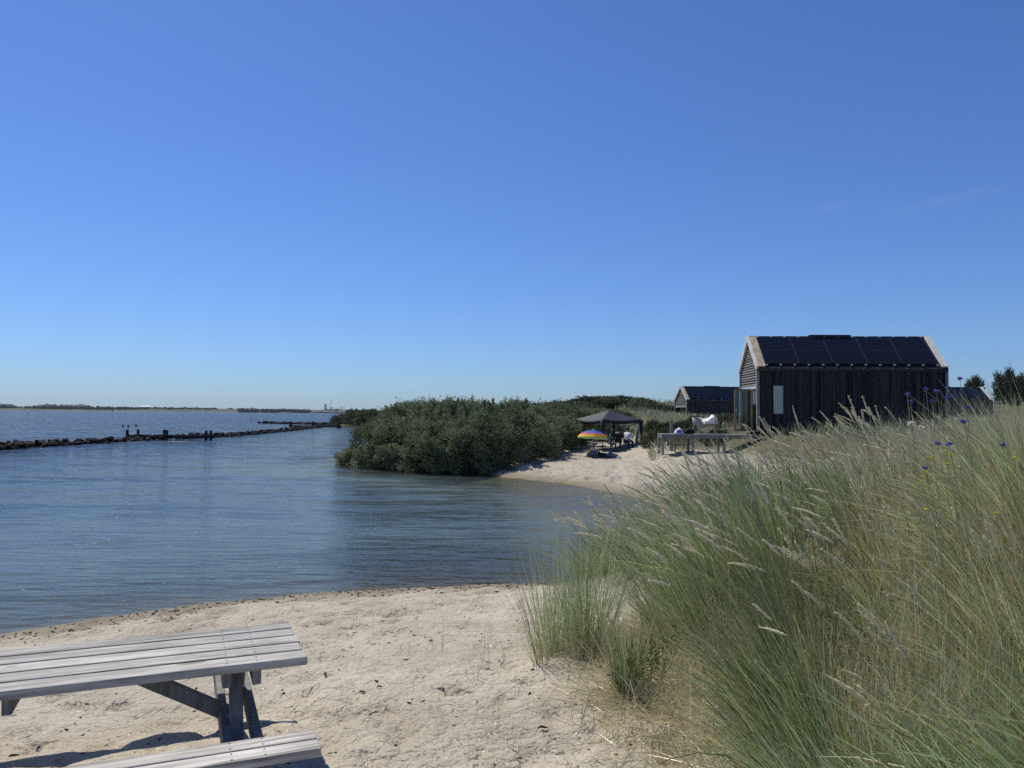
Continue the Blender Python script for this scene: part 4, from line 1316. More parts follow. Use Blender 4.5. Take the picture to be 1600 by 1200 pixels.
for px, py, Y in ((1478, 706, 3.5), (1486, 712, 3.5), (1480, 724, 3.5), (1452, 715, 3.5), (1440, 745, 3.4), (1436, 752, 3.4), (1446, 738, 3.4), (1500, 730, 3.4), (1584, 716, 3.4), (1556, 802, 3.2), (1447, 796, 3.2), (1008, 829, 6.6), (1002, 824, 6.6), (973, 860, 6.6), (1094, 940, 5.4), (1100, 936, 5.4)):
    flower_at(px, py, Y, 'small bright yellow flower poking out of the green grass' if px < 1200 else 'small yellow flower scattered low in the dune grass', (.62, .50, .04), 9, .012, 'flower', 'yellow flowers at left of the dune' if px < 1200 else 'yellow flowers in the dune grass', 'yellow_flower')

# rough grass on the ground by the huts and the dunes behind
g = rs(81); ps = []
def coarse(x, y, h, nb, dry, wd):
    n_ = len(x)
    P = np.stack([x, y, ground(x, y) - .03], -1)
    isd = g.rand(n_) < dry
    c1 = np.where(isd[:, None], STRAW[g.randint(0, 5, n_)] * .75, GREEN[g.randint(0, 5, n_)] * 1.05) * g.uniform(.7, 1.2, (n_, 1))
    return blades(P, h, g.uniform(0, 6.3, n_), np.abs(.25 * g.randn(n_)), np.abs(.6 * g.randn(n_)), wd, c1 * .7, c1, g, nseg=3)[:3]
n_ = 26000
x = g.uniform(3.5, 24, n_); y = g.uniform(12, 62, n_)
sdv = coast_sd(x, y)
patch = fbm(x * .25, y * .25, 3)
keep = (sdv > 1.2) & (((x > 7.6 + .8 * patch) & (y > 39.5 + patch)) | ((x > 12.5 + patch) & (y > 30)) | ((x > .42 * y + patch) & (y < 34)) | ((y > 52 + 3 * patch)))
keep &= ~((x > 11.3) & (x < 21.5) & (y > 35.8) & (y < 41.5))
keep &= ~((x > 7) & (x < 12) & (y > 36.3) & (y < 40))
x, y = x[keep], y[keep]
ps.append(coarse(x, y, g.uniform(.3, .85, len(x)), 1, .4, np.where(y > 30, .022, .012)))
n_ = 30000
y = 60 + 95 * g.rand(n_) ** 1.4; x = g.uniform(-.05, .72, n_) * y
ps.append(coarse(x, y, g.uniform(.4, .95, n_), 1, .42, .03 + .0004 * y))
V, F, K = cat(ps)
tag(np_mesh('dune_scrub_grass', V, F, MAT['grass'], K), 'rough grass on the dunes around and behind the huts', 'grass', kind='stuff')


# ------------------------------------------------------------------ huts
def hut(name, origin, rz_, L, D, eave, ridge, clad, label, detail=True, cols=5):
    """local x along the long wall (left to right), y into depth; origin = front left corner on the ground"""
    e = empty(name, origin, rz_, label, 'beach hut')
    H2 = D / 2
    g = random.Random(int(L * 100 + origin[0]))
    bev = .006 if detail else 0
    bw = .112 if detail else .17
    # long walls of vertical boards
    a, back = MB(3), MB(4)
    x = .10
    while x < L - .1:
        w_ = bw * g.uniform(.8, 1.15)
        w_ = min(w_, L - .1 - x)
        a.box((x + w_ / 2, .02 + g.uniform(0, .012), eave / 2 + .02), (w_ - .010, .03, eave - .06))
        back.box((x + w_ / 2, D - .03, eave / 2), (w_ - .008, .03, eave - .08))
        x += w_
    a.build('wall', MAT[clad], e)
    back.build('wall', MAT[clad], e)
    # body behind the boards, and the far gable
    a = MB()
    a.add([(.08, .06, 0), (L - .08, .06, 0), (L - .08, D - .06, 0), (.08, D - .06, 0), (.08, .06, eave - .05), (L - .08, .06, eave - .05), (L - .08, D - .06, eave - .05), (.08, D - .06, eave - .05), (L - .08, H2, ridge - .08)],
          [(0, 1, 5, 4), (2, 3, 7, 6), (1, 2, 6, 8, 5)])
    # recessed inner gable wall
    a.add([(.75, .06, 2.15), (.75, D - .06, 2.15), (.75, D - .06, eave - .05), (.75, H2, ridge - .15), (.75, .06, eave - .05)], [(0, 1, 2, 3, 4)])
    a.build('inner_wall', MAT['black'], e)
    # corner posts and gable frame
    for y_ in (.07, D - .07):
        a = MB(); a.box((.03, y_, eave / 2), (.13, .15, eave)); a.build('corner_post', MAT['grey_wood'], e, bevel=bev)
    a = MB(); a.box((L - .05, .04, eave / 2), (.13, .12, eave)); a.build('corner_post', MAT['grey_wood'], e, bevel=bev)
    sl = math.atan2(ridge - eave, H2)
    # roof slopes
    nrm = Vector((0, -math.sin(sl), math.cos(sl)))
    a = MB()
    for sgn in (1, -1):
        f = (lambda y_: y_) if sgn == 1 else (lambda y_: D - y_)
        e0 = (f(-.10), eave - .10 * math.tan(sl)); r0 = (f(H2), ridge)
        vs = [(.02, e0[0], e0[1]), (L - .02, e0[0], e0[1]), (L - .02, r0[0], r0[1]), (.02, r0[0], r0[1])]
        vs += [(p_[0], p_[1], p_[2] - .12) for p_ in vs]
        fs = [(0, 1, 2, 3), (7, 6, 5, 4), (0, 4, 5, 1), (1, 5, 6, 2), (3, 7, 4, 0)]
        a.add(vs, fs if sgn == 1 else [t_[::-1] for t_ in fs])
    roof = a.build('roof', MAT['black'], e)
    # solar panels in two rows
    sl_len = math.hypot(H2, ridge - eave)
    x0, x1 = .38, L - .42
    pw = (x1 - x0) / cols
    ph = (sl_len - .30) / 2
    udir = Vector((0, math.cos(sl), math.sin(sl)))
    base = Vector((0, 0, eave))
    for rI in range(2):
        for cI in range(cols):
            c = base + udir * (.16 + ph * (rI + .5)) + nrm * .07 + Vector((x0 + pw * (cI + .5), 0, 0))
            a = MB(); a.box(c, (pw - .02, ph - .018, .035), Matrix.Rotation(sl, 3, 'X')); pn = a.build('solar_panel', MAT['panel'], e, bevel=.004 if detail else 0)
            if detail:
                a = MB()
                for sx in (-1, 1):
                    a.box(c + nrm * .002 + Vector((sx * (pw / 2 - .011), 0, 0)), (.016, ph - .01, .044), Matrix.Rotation(sl, 3, 'X'))
                for sy in (-1, 1):
                    a.box(c + nrm * .0005 + udir * sy * (ph / 2 - .010), (pw - .04, .014, .042), Matrix.Rotation(sl, 3, 'X'))
                a.build('frame', MAT['steel_dark'] if cI else MAT['steel_dark'], pn)
    # clamps along eave and ridge
    for k in range(13 if detail else 9):
        xx = x0 + .05 + (x1 - x0 - .1) * k / (12 if detail else 8)
        a = MB(); a.box(base + udir * .045 + nrm * .075 + Vector((xx, 0, 0)), (.10, .05, .05), Matrix.Rotation(sl, 3, 'X')); a.build('clamp', MAT['silver'], e)
        a = MB(); a.box(base + udir * (sl_len - .10) + nrm * .085 + Vector((xx, 0, 0)), (.12, .06, .05), Matrix.Rotation(sl, 3, 'X')); a.build('clamp', MAT['silver'], e)
    a = MB(); a.box((L / 2, H2, ridge + .01), (L - .1, .22, .06)); a.build('ridge_cap', MAT['black'], e)
    a = MB(); a.box((L * .45, H2, ridge + .07), (2.0, .35, .07))
    for k in range(14): a.box((L * .45 - .95 + k * .146, H2 - .18, ridge + .07), (.03, .03, .08))
    a.build('ridge_vent', MAT['black'], e)
    # verges: thick frame round the gable and a mossy top strip; a wider pale one at right
    def verge(xc, wx, matn, lift, nm, thick=.16, both=True, mi=0):
        a = MB()
        for sgn in ((1, -1) if both else (1,)):
            f = (lambda y_: y_) if sgn == 1 else (lambda y_: D - y_)
            A_ = Vector((xc, f(-.06), eave - .06 * math.tan(sl))) + Vector((0, nrm.y * sgn, nrm.z)) * lift
            B_ = Vector((xc, f(H2), ridge)) + Vector((0, nrm.y * sgn, nrm.z)) * lift
            a.bar(A_, B_, wx, thick, up=(0, nrm.y * sgn, nrm.z))
        return a.build(nm, MAT[matn], e, bevel=bev)
    verge(-.02, .10, 'verge', -.02, 'gable_frame', .26)
    verge(.20, .32, 'lichen', .06, 'mossy_verge', .07)
    verge(L - .17, .30, 'verge', .075, 'pale_verge', .07)
    a = MB(); a.box((L / 2, -.02, eave - .20), (L - .04, .05, .09)); a.build('eave_board', MAT['black'], e)
    # gable louvers
    lou = MB(9)
    z = 2.28
    while z < ridge - .35:
        wd = D - .3 if z < eave else (ridge - z) / (ridge - eave) * D - .3
        lou.box((.10, H2, z), (.14, wd, .035), Matrix.Rotation(.45, 3, 'Y'))
        z += .125
    lou.box((.16, H2, 2.2 + (ridge - 2.5) / 2), (.05, .06, ridge - 2.7))
    lou.build('louver', MAT['slat_wood'], e)
    a = MB(); a.box((.10, H2 - .0, 2.16), (.16, D - .3, .16)); a.build('door_head', MAT['blue_panel'], e)
    # doorway: white reveal near the front corner, glass doors
    a = MB(); a.box((.30, .50, 1.04), (.10, .62, 2.06))
    for k in range(13): a.box((.246, .50, .1 + .16 * k), (.012, .60, .145))
    a.build('white_reveal', MAT['white_panel'], e)
    a = MB(); a.box((.24, .9, 1.05), (.08, .08, 2.1)); a.box((.24, D - .3, 1.05), (.08, .08, 2.1)); a.box((.24, (D + .6) / 2, 2.06), (.08, D - 1.2, .07))
    fr_ = a.build('door_frame', MAT['brown_wood'], e)
    a = MB(); a.box((.30, D / 2 + .35, 1.02), (.02, D - 1.3, 2.0)); a.build('glass', MAT['glass'], fr_)
    return e, sl


ORI = at_y(1184, 672, 37.0)
hut_rz = R(-3.5)
main, sl = hut('beach_hut', (ORI.x, 37.0, 2.12), hut_rz, 8.9, 3.6, EYE + 2.37 - 2.12, EYE + 3.97 - 2.12, 'clad', 'large black beach hut with solar roof and open glass door')
# window in the long wall, its reflection painted as one pale colour
a = MB(); a.box((.97, -.004, 1.55), (.46, .03, 1.35)); wdw = a.build('window', MAT['reflect_pane'], main)
a = MB()
for sx in (-1, 1): a.box((.97 + sx * .245, -.006, 1.55), (.03, .05, 1.41))
for sz in (-1, 1): a.box((.97, -.007, 1.55 + sz * .69), (.52, .05, .03))
a.build('frame', MAT['black'], wdw)
# open door leaf, hinged in the gable and standing out to the left
dr = empty('open_door', (-.02, .92, 0)); dr.parent = main
a = MB()
for xx in (-.04, -.84): a.box((xx, 0, 1.03), (.09, .06, 2.06))
for zz in (.06, 2.03): a.box((-.44, .0, zz), (.72, .055, .11))
a.build('leaf_frame', MAT['brown_wood'], dr, bevel=.005)
a = MB(); a.box((-.44, 0, 1.04), (.71, .012, 1.86)); a.build('glass', MAT['glass'], dr)
a = MB(); a.box((-.80, -.05, 1.02), (.03, .05, .12)); a.build('handle', MAT['silver'], dr)

# second hut behind at left
q = at_y(1073, 655, 96.0)
h2, _ = hut('beach_hut', (q.x, 96.0, EYE - 1.1), R(9), 9.3, 4.1, 3.05, 4.75, 'clad_far', 'farther black hut with silvery boards, left of the large hut', detail=False)
# third behind at right: its right verge and roof show
q = at_y(1553, 655, 92.0)
dx = 9.2
h3, _ = hut('beach_hut', (q.x - dx, 92.0, EYE - .9), R(1), 9.2, 4.0, 3.0, 4.55, 'clad_right', 'grey walled hut with dark roof behind the right hut corner', detail=False)

# ------------------------------------------------------------------ deck, chairs and bags beside the hut
dk0 = at_y(1034, 679, 37.2)
DZ = EYE - .93
dk = empty('wooden_deck', (dk0.x, 37.2, DZ), hut_rz, 'low grey wooden deck on square posts in front of the hut door', 'deck')
DL = ORI.x - dk0.x - .02
a = MB(4)
for k in range(11): a.box((DL / 2, .06 + .15 * k, -.02), (DL, .138, .036))
a.build('boards', wood('deck_top', (.14, .135, .13), (.28, .27, .265), 'X', 26, knots=False), dk)
a = MB(); a.box((DL / 2, .03, -.12), (DL, .05, .16)); a.box((DL / 2, 1.6, -.12), (DL, .05, .16)); a.box((.03, .815, -.12), (.05, 1.51, .16)); a.build('fascia', MAT['deck'], dk)
for xx, yy in ((.06, .07), (1.52, .07), (3.0, .07), (.06, 1.49), (1.52, 1.49), (3.0, 1.49)):
    a = MB(); a.box((xx, yy + .035, -.55), (.12, .11, .95)); a.build('leg', MAT['grey_wood'], dk, bevel=.006)


def tub_chair(px, Y, rz_, label, cloth=False):
    x = (px - 800) / 1200 * Y
    e = empty('tub_chair', (x, Y, DZ), rz_, label, 'chair')
    a = MB(); n_ = 20
    vs, fs = [], []
    rows = [(.16, .43, .43), (.25, .44, .44), (.29, .50, .52), (.325, .56, .80)]
    for (rr_, zf, zb_) in rows:
        for k in range(n_):
            t_ = 2 * math.pi * k / n_
            back = (1 + math.sin(t_)) / 2
            side = abs(math.cos(t_))
            z_ = zf + (zb_ - zf) * back ** 1.2 + (.10 * side if rr_ > .3 else 0)
            if math.sin(t_) < -.6: z_ = min(z_, .47)
            vs.append((rr_ * math.cos(t_) * 1.02, rr_ * math.sin(t_), z_))
    for i in range(3):
        for k in range(n_): fs.append((i * n_ + k, i * n_ + (k + 1) % n_, (i + 1) * n_ + (k + 1) % n_, (i + 1) * n_ + k))
    fs.append(tuple(range(n_))[::-1]); a.add(vs, fs)
    o = a.build('shell', MAT['chair_shell'], e, smooth=True)
    s_ = o.modifiers.new('thickness', 'SOLIDIFY'); s_.thickness = .018
    for sx in (-1, 1):
        for sy in (-1, 1):
            a = MB(); a.tube([(sx * .15, sy * .14, .43), (sx * .26, sy * .24, 0)], [.019, .013], 8); a.build('leg', MAT['pale_leg'], e)
    return e


tub_chair(1092, 37.9, .5, 'pale grey tub chair on the deck beside the bags')
tub_chair(1110, 38.1, -.4, 'tub chair with a white towel heaped over it by the door')


def heap(name, mat_, loc, dims, seed, label, cat_, amp=.3, sub=3, parent=None):
    """a crumpled soft heap"""
    bm = bmesh.new(); bmesh.ops.create_icosphere(bm, subdivisions=sub, radius=1)
    g = rs(seed); ks = g.randn(8, 3) * 2.6; ph = g.rand(8) * 6.3
    for v in bm.verts:
        c = np.array(v.co)
        f = 1 + amp * np.mean(np.sin(ks @ c + ph)) * 2
        q = c * f
        v.co = (q[0] * dims[0] / 2, q[1] * dims[1] / 2, max(q[2], -.25) * dims[2] / 1.25 + dims[2] * .2)
        v.co.z += dims[2] * .12 * math.sin(9 * c[0] + 3 * c[1] + ph[0]) * (c[2] > 0)
    for f in bm.faces: f.smooth = True
    me = bpy.data.meshes.new(name); bm.to_mesh(me); bm.free()
    o = link_mesh(name, me, mat_, parent); o.location = loc
    return tag(o, label, cat_)


q = at_y(1111, 655, 38.05); heap('white_towel', MAT['white_panel'], (q.x + .03, 38.02, DZ + .50), (.62, .5, .36), 5, 'rumpled white towel thrown over the right tub chair', 'towel', .45)
q = at_y(1075.5, 675, 37.6); bg_ = heap('black_bag', MAT['black_cloth'], (q.x, 37.6, DZ), (.50, .34, .30), 6, 'slumped black bag on the deck beside the chair', 'bag', .35)
a = MB(); a.tube([(-.14, 0, .22), (-.1, -.02, .40), (.08, 0, .43), (.14, .02, .24)], .014, 6); a.build('handle', MAT['black_cloth'], bg_)
q = at_y(1062, 675, 37.55); bb_ = heap('beach_bag', MAT['white_cloth'], (q.x, 37.55, DZ), (.42, .30, .25), 7, 'pale beach bag with blue and red markings on the deck', 'bag', .3)
a = MB(); a.box((-.06, -.125, .13), (.18, .03, .12), Matrix.Rotation(.2, 3, 'Y')); a.build('blue_patch', MAT['blue_plastic'], bb_, bevel=.01)
a = MB(); a.box((.09, -.12, .17), (.09, .03, .05)); a.build('red_patch', plain('red_cloth', (.5, .04, .04)), bb_, bevel=.01)
q = at_y(1049, 678, 40.2)
a = MB(); a.tube([(0, 0, -1.0), (0, 0, .63), (0, 0, .67)], [.095, .09, .07], 10); thing_mesh(a, 'wooden_post', MAT['grey_wood'], 'thick grey wooden post rising behind the deck', 'post').location = (q.x, 40.2, EYE - .93)
# low bench under the deck edge
q = at_y(1060, 700, 39.4); gzq = gz(q.x, 38.6)
e = empty('low_bench', (q.x, 38.7, gzq), 0, 'small dark bench tucked under the deck', 'bench')
a = MB(); a.box((0, 0, .38), (.8, .3, .05)); a.build('seat', MAT['grey_wood'], e)
for sx in (-1, 1): a = MB(); a.box((sx * .34, 0, .18), (.06, .26, .35)); a.build('leg', MAT['grey_wood'], e)
# plant beside the deck
q = at_y(1022, 702, 38.0)
herb(0, 0, .55, 30, 77, 'dark leafy plant on the sand at the left end of the deck', .25, zz=Vector((q.x, 38.0, 0)))
herb(0, 0, .6, 34, 78, 'shadowed leafy weeds under the wooden deck', .5, zz=Vector((q.x + 1.5, 38.9, 0)))

# ------------------------------------------------------------------ canopy tent
g0 = gz(5.4, 46)
GT = R(28); GX, GY = 5.42, 46.0
gzb = empty('canopy_tent', (GX, GY, g0), GT, 'dark blue pop-up canopy tent on four legs over the picnic table', 'canopy tent')
S, ZE, ZP = 3.0, 1.98, 2.58
# roof: subdivided sheet sagging between the ridges
n_ = 24; vs, fs = [], []
for j in range(n_ + 1):
    for i in range(n_ + 1):
        u_, v_ = i / n_, j / n_
        dd_ = 2 * max(abs(u_ - .5), abs(v_ - .5)); ee = 2 * min(abs(u_ - .5), abs(v_ - .5))
        z_ = ZP + (ZE - ZP) * dd_ ** .88 - .11 * (dd_ ** 1.2) * (1 - (ee / max(dd_, 1e-6)) ** 2) * 1.0
        vs.append((u_ * S, v_ * S, z_))
for j in range(n_):
    for i in range(n_):
        k = j * (n_ + 1) + i; fs.append((k, k + 1, k + n_ + 2, k + n_ + 1))
a = MB(); a.add(vs, fs); rf = a.build('roof', MAT['gazebo'], gzb, smooth=True)
s_ = rf.modifiers.new('thickness', 'SOLIDIFY'); s_.thickness = .008
a = MB()
for (ax0, ay0, bx0, by0) in ((0, 0, S, 0), (S, 0, S, S), (S, S, 0, S), (0, S, 0, 0)):
    m_ = 12; o0 = len(a.v); vv, ff = [], []
    for k in range(m_ + 1):
        t_ = k / m_; sag = .11 * (1 - (2 * t_ - 1) ** 2)
        x_, y_ = ax0 + (bx0 - ax0) * t_, ay0 + (by0 - ay0) * t_
        vv += [(x_, y_, ZE - sag), (x_, y_, ZE - sag * .9 - .15 - .03 * (1 - (2 * t_ - 1) ** 2))]
    for k in range(m_): ff.append((2 * k, 2 * k + 1, 2 * k + 3, 2 * k + 2))
    a.add(vv, ff)
vl = a.build('valance', MAT['gazebo'], gzb, smooth=True)
s_ = vl.modifiers.new('thickness', 'SOLIDIFY'); s_.thickness = .008
for cx, cy in ((0, 0), (S, 0), (S, S), (0, S)):
    lx, ly = cx + (.06 if cx == 0 else -.06), cy + (.06 if cy == 0 else -.06)
    wx_, wy_ = GX + lx * math.cos(GT) - ly * math.sin(GT), GY + lx * math.sin(GT) + ly * math.cos(GT)
    zb_ = gz(wx_, wy_) - g0 - .05
    a = MB(); a.box((lx, ly, (zb_ + ZE) / 2), (.035, .035, ZE - zb_)); lg = a.build('leg', MAT['steel_dark'], gzb)
    a = MB(); a.tube([(lx, ly, ZE - .05), (lx, ly, ZE - .5), (lx + .02, ly, ZE - .9), (lx - .01, ly, .55)], [.13, .10, .075, .03], 8); a.build('leg_drape', MAT['gazebo'], lg, smooth=True)
a = MB()
for (p0, p1) in (((0, 0), (S, 0)), ((S, 0), (S, S)), ((S, S), (0, S)), ((0, S), (0, 0))):
    a.bar((p0[0], p0[1], ZE - .16), ((p0[0] + p1[0]) / 2, (p0[1] + p1[1]) / 2, ZE - .45), .02, .025)
    a.bar((p1[0], p1[1], ZE - .16), ((p0[0] + p1[0]) / 2, (p0[1] + p1[1]) / 2, ZE - .45), .02, .025)
a.build('truss', MAT['steel_dark'], gzb)


# ------------------------------------------------------------------ picnic tables
def picnic_table(name, loc, rz_, label, L, W, top, seat, seat_gap, seat_w, zfoot, matn='table_wood', near=True, x_end=None, frames=(.33, -1.2), mid=None):
    """local x along the planks (end at x=0, running to -L); y=0 is the front edge of the top"""
    e = empty(name, loc, rz_, label, 'picnic table')
    bev = .006
    a = MB(12); pw = W / 5
    for k in range(5):
        a.box((-L / 2 + random.Random(k).uniform(-.006, .006), pw * (k + .5), top - .0225), (L, pw - .020, .045))
    a.build('tabletop', MAT[matn], e, bevel=bev)
    for sgn in (0, 1):
        y0 = -seat_gap - seat_w if sgn == 0 else W + seat_gap
        a = MB(20 + sgn)
        for k in range(2):
            a.box((-L / 2, y0 + seat_w / 2 * (k + .5), seat - .0225), (L, seat_w / 2 - .012, .045))
        a.build('seat', MAT[matn], e, bevel=bev)
    if near:
        a = MB(41); a.lathe([(0, .0012), (.0055, .0010), (.006, -.002)], 8)
        sc0 = a.build('screw', MAT['steel_dark'], e)
        pts = [(frames[0] + dx_, pw * (k + yy), top) for k in range(5) for dx_ in (-.075, .075) for yy in (.3, .7)] + [(frames[0] + dx_, -seat_gap - seat_w * (1 - yy), seat) for dx_ in (-.075, .075) for yy in (.12, .38, .62, .88)]
        for k, q_ in enumerate(pts):
            o_ = sc0
            if k:
                o_ = sc0.copy(); C.objects.link(o_)
            o_.location = q_
    if mid:
        a = MB(30)
        for dx_ in (-.05, .05): a.box((mid + dx_, W / 2, top - .045 - .042), (.045, W - .08, .08))
        a.build('cleat', MAT['leg_wood'], e, bevel=bev)
    for fx in frames:
        # cleats under the top
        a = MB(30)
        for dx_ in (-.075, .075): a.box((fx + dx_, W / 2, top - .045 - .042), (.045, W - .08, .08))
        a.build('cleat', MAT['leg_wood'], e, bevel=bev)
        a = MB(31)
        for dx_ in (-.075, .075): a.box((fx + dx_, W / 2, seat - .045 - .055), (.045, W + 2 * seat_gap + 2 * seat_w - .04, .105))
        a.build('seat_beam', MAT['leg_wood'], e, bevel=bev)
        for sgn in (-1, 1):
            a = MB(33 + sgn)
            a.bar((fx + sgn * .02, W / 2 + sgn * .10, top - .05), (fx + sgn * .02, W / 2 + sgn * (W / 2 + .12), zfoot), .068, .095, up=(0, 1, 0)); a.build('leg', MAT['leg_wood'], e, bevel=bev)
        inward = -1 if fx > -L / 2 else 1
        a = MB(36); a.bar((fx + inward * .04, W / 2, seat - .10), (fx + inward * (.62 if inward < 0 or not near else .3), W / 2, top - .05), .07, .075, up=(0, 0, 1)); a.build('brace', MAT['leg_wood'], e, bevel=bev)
    return e


TZ = EYE - 1.33
F_ = at_z(480, 1027, TZ)
TR = R(23.1)
gzt = 1.0
picnic_table('picnic_table', (F_.x, F_.y, 0), TR, 'weathered grey wooden picnic table in the near sand', 2.35, .77, TZ, TZ - .285, .255, .25, .85, frames=(-.33, -2.02), mid=-1.44)

# table and people under the canopy
gp = gz(5.9, 46.6)
tb = picnic_table('picnic_table', (6.35, 46.05, gp), R(4), 'dark picnic table in the shade under the canopy tent', 1.7, .72, .74, .45, .20, .26, -.05, frames=(-.3, -1.4))


def skin_mesh(name, joints, edges, m_, parent, sub=2):
    me = bpy.data.meshes.new(name)
    me.from_pydata([j[0] for j in joints], edges, [])
    o = link_mesh(name, me, m_, parent)
    o.modifiers.new('skin', 'SKIN').use_smooth_shade = True
    for i, j in enumerate(joints):
        r_ = j[1]
        me.skin_vertices[0].data[i].radius = (r_, r_) if not isinstance(r_, tuple) else r_
        me.skin_vertices[0].data[i].use_root = (i == 0)
    if sub:
        s_ = o.modifiers.new('sub', 'SUBSURF'); s_.levels = sub; s_.render_levels = sub
    return o


def seated(name, loc, rz_, label, top_m, leg_m, lean=.35, side=.0, hat=False, seat=.46):
    """seated figure, local -y is the way the person faces; seat height given"""
    e = empty(name, loc, rz_, label, 'person')
    s = seat
    P = {'pel': ((0, 0, s + .09), (.155, .12)), 'bel': ((side * .3, -.05 * lean * 3, s + .27), (.145, .11)), 'che': ((side * .7, -.13 * lean * 3, s + .45), (.165, .12)), 'nek': ((side, -.17 * lean * 3, s + .60), .06), 'hd0': ((side * 1.15, -.21 * lean * 3, s + .69), .085), 'hd1': ((side * 1.25, -.22 * lean * 3, s + .80), .095)}
    order = list(P); J = [P[k] for k in order]; ix = {k: i for i, k in enumerate(order)}
    E_ = [(0, 1), (1, 2), (2, 3), (3, 4), (4, 5)]
    def add(k, co, r_, par):
        ix[k] = len(J); J.append((co, r_)); E_.append((ix[par], ix[k]))
    for n__, sx in (('l', -1), ('r', 1)):
        cx, cy, cz = P['che'][0]
        add('sh' + n__, (cx + sx * .19, cy + .01, cz + .07), .062, 'che')
        add('el' + n__, (cx + sx * .27, cy - .08, cz - .20), .045, 'sh' + n__)
        add('wr' + n__, (cx + sx * .12, cy - .30, s + .30), .030, 'el' + n__)
        add('pa' + n__, (cx + sx * .09, cy - .37, s + .31), .034, 'wr' + n__)
        for f in range(4):
            add('f%d' % f + n__, (cx + sx * (.06 + .018 * f), cy - .44 - .01 * (f % 2), s + .305), .009, 'pa' + n__)
            add('g%d' % f + n__, (cx + sx * (.06 + .018 * f), cy - .475 - .008 * (1 - abs(f - 1.5)), s + .29), .008, 'f%d' % f + n__)
        add('th' + n__, (cx + sx * .045, cy - .38, s + .325), .010, 'pa' + n__)
        add('hp' + n__, (sx * .10, -.05, s + .07), .095, 'pel')
        add('kn' + n__, (sx * .13, -.43, s + .04), .062, 'hp' + n__)
        add('an' + n__, (sx * .13, -.38, .07), .040, 'kn' + n__)
        add('to' + n__, (sx * .14, -.55, .035), .034, 'an' + n__)
    body = skin_mesh('body', J, E_, MAT['skin'], e)
    # clothing follows the same joints a little fuller
    keep = ['pel', 'bel', 'che', 'shl', 'ell', 'shr', 'elr']
    def sub_(keys, f, m_, nm, extra=None):
        jj = [(J[ix[k]][0], tuple(q * f for q in J[ix[k]][1]) if isinstance(J[ix[k]][1], tuple) else J[ix[k]][1] * f) for k in keys]
        ed = [(keys.index(order2[a_]), keys.index(order2[b_])) for a_, b_ in E_ if order2[a_] in keys and order2[b_] in keys]
        return skin_mesh(nm, jj, ed, m_, e)
    order2 = {v: k for k, v in ix.items()}
    sub_(keep, 1.14, top_m, 'shirt')
    sub_(['pel', 'hpl', 'knl', 'anl', 'hpr', 'knr', 'anr'], 1.16, leg_m, 'trousers')
    hx, hy, hz = P['hd1'][0]
    bm = bmesh.new(); bmesh.ops.create_uvsphere(bm, u_segments=16, v_segments=10, radius=.118)
    for v in bm.verts:
        if v.co.y < -.03 and v.co.z < .03: v.co *= .62
        v.co.z *= 1.08; v.co.y *= 1.05
    for f in bm.faces: f.smooth = True
    me = bpy.data.meshes.new('hair'); bm.to_mesh(me); bm.free()
    o = link_mesh('hair', me, MAT['hair'], e); o.location = (hx, hy + .012, hz + .005)
    if hat:
        a = MB(); a.lathe([(0, .10), (.09, .09), (.12, .03), (.122, 0), (0, 0)], 14); a.box((0, -.15, .005), (.16, .12, .014))
        o = a.build('cap', MAT['black_cloth'], e, smooth=False); o.location = (hx, hy, hz + .045)
    # face
    a = MB(); a.lathe([(0, .02), (.012, .01), (.014, -.01), (0, -.02)], 6, (hx, hy - .10, hz - .03)); a.build('nose', MAT['skin'], e)
    return e


# bench side nearest to us; both sit on the front seat facing away from the camera
sx_, sy_ = at_y(966, 690, 46.0).x, 46.0
seated('person', (6.34, 45.72, gp), R(176), 'person in black top and cap, seated at the shaded picnic table', MAT['black_cloth'], MAT['black_cloth'], lean=.30, side=-.05, hat=True)
seated('person', (6.88, 45.80, gp), R(140), 'person in pale shirt leaning in beside the one in black', MAT['white_cloth'], MAT['navy_cloth'], lean=.42, side=.10)
# things on and around the shaded table
tz = gp + .74
q = at_y(937, 686, 46.5); cb = empty('cool_box', (q.x + .06, 46.45, tz), .1, 'blue cool box on the shaded picnic table', 'cool box')
a = MB(); a.box((0, 0, .14), (.46, .28, .28)); a.build('body', MAT['blue_plastic'], cb, bevel=.03)
a = MB(); a.box((0, 0, .30), (.48, .30, .05)); a.build('lid', plain('dark_blue_plastic', (.02, .04, .25)), cb, bevel=.015)
a = MB(); a.tube([(-.22, 0, .2), (-.2, -.16, .26), (.2, -.16, .26), (.22, 0, .2)], .012, 6); a.build('handle', MAT['blue_plastic'], cb)
for dx_, m_, lab, h_ in ((.42, 'mint', 'mint green cup on the shaded table beside the cool box', .20), (.60, 'white_panel', 'white bottle on the shaded table beside the mint cup', .24)):
    a = MB(); a.lathe([(0, 0), (.05, 0), (.055, h_ * .6), (.03, h_ * .8), (.028, h_), (0, h_)], 12)
    thing_mesh(a, 'drink_bottle' if h_ > .22 else 'cup', MAT[m_], lab, 'bottle' if h_ > .22 else 'cup', smooth=True).location = (q.x + dx_, 46.4, tz)
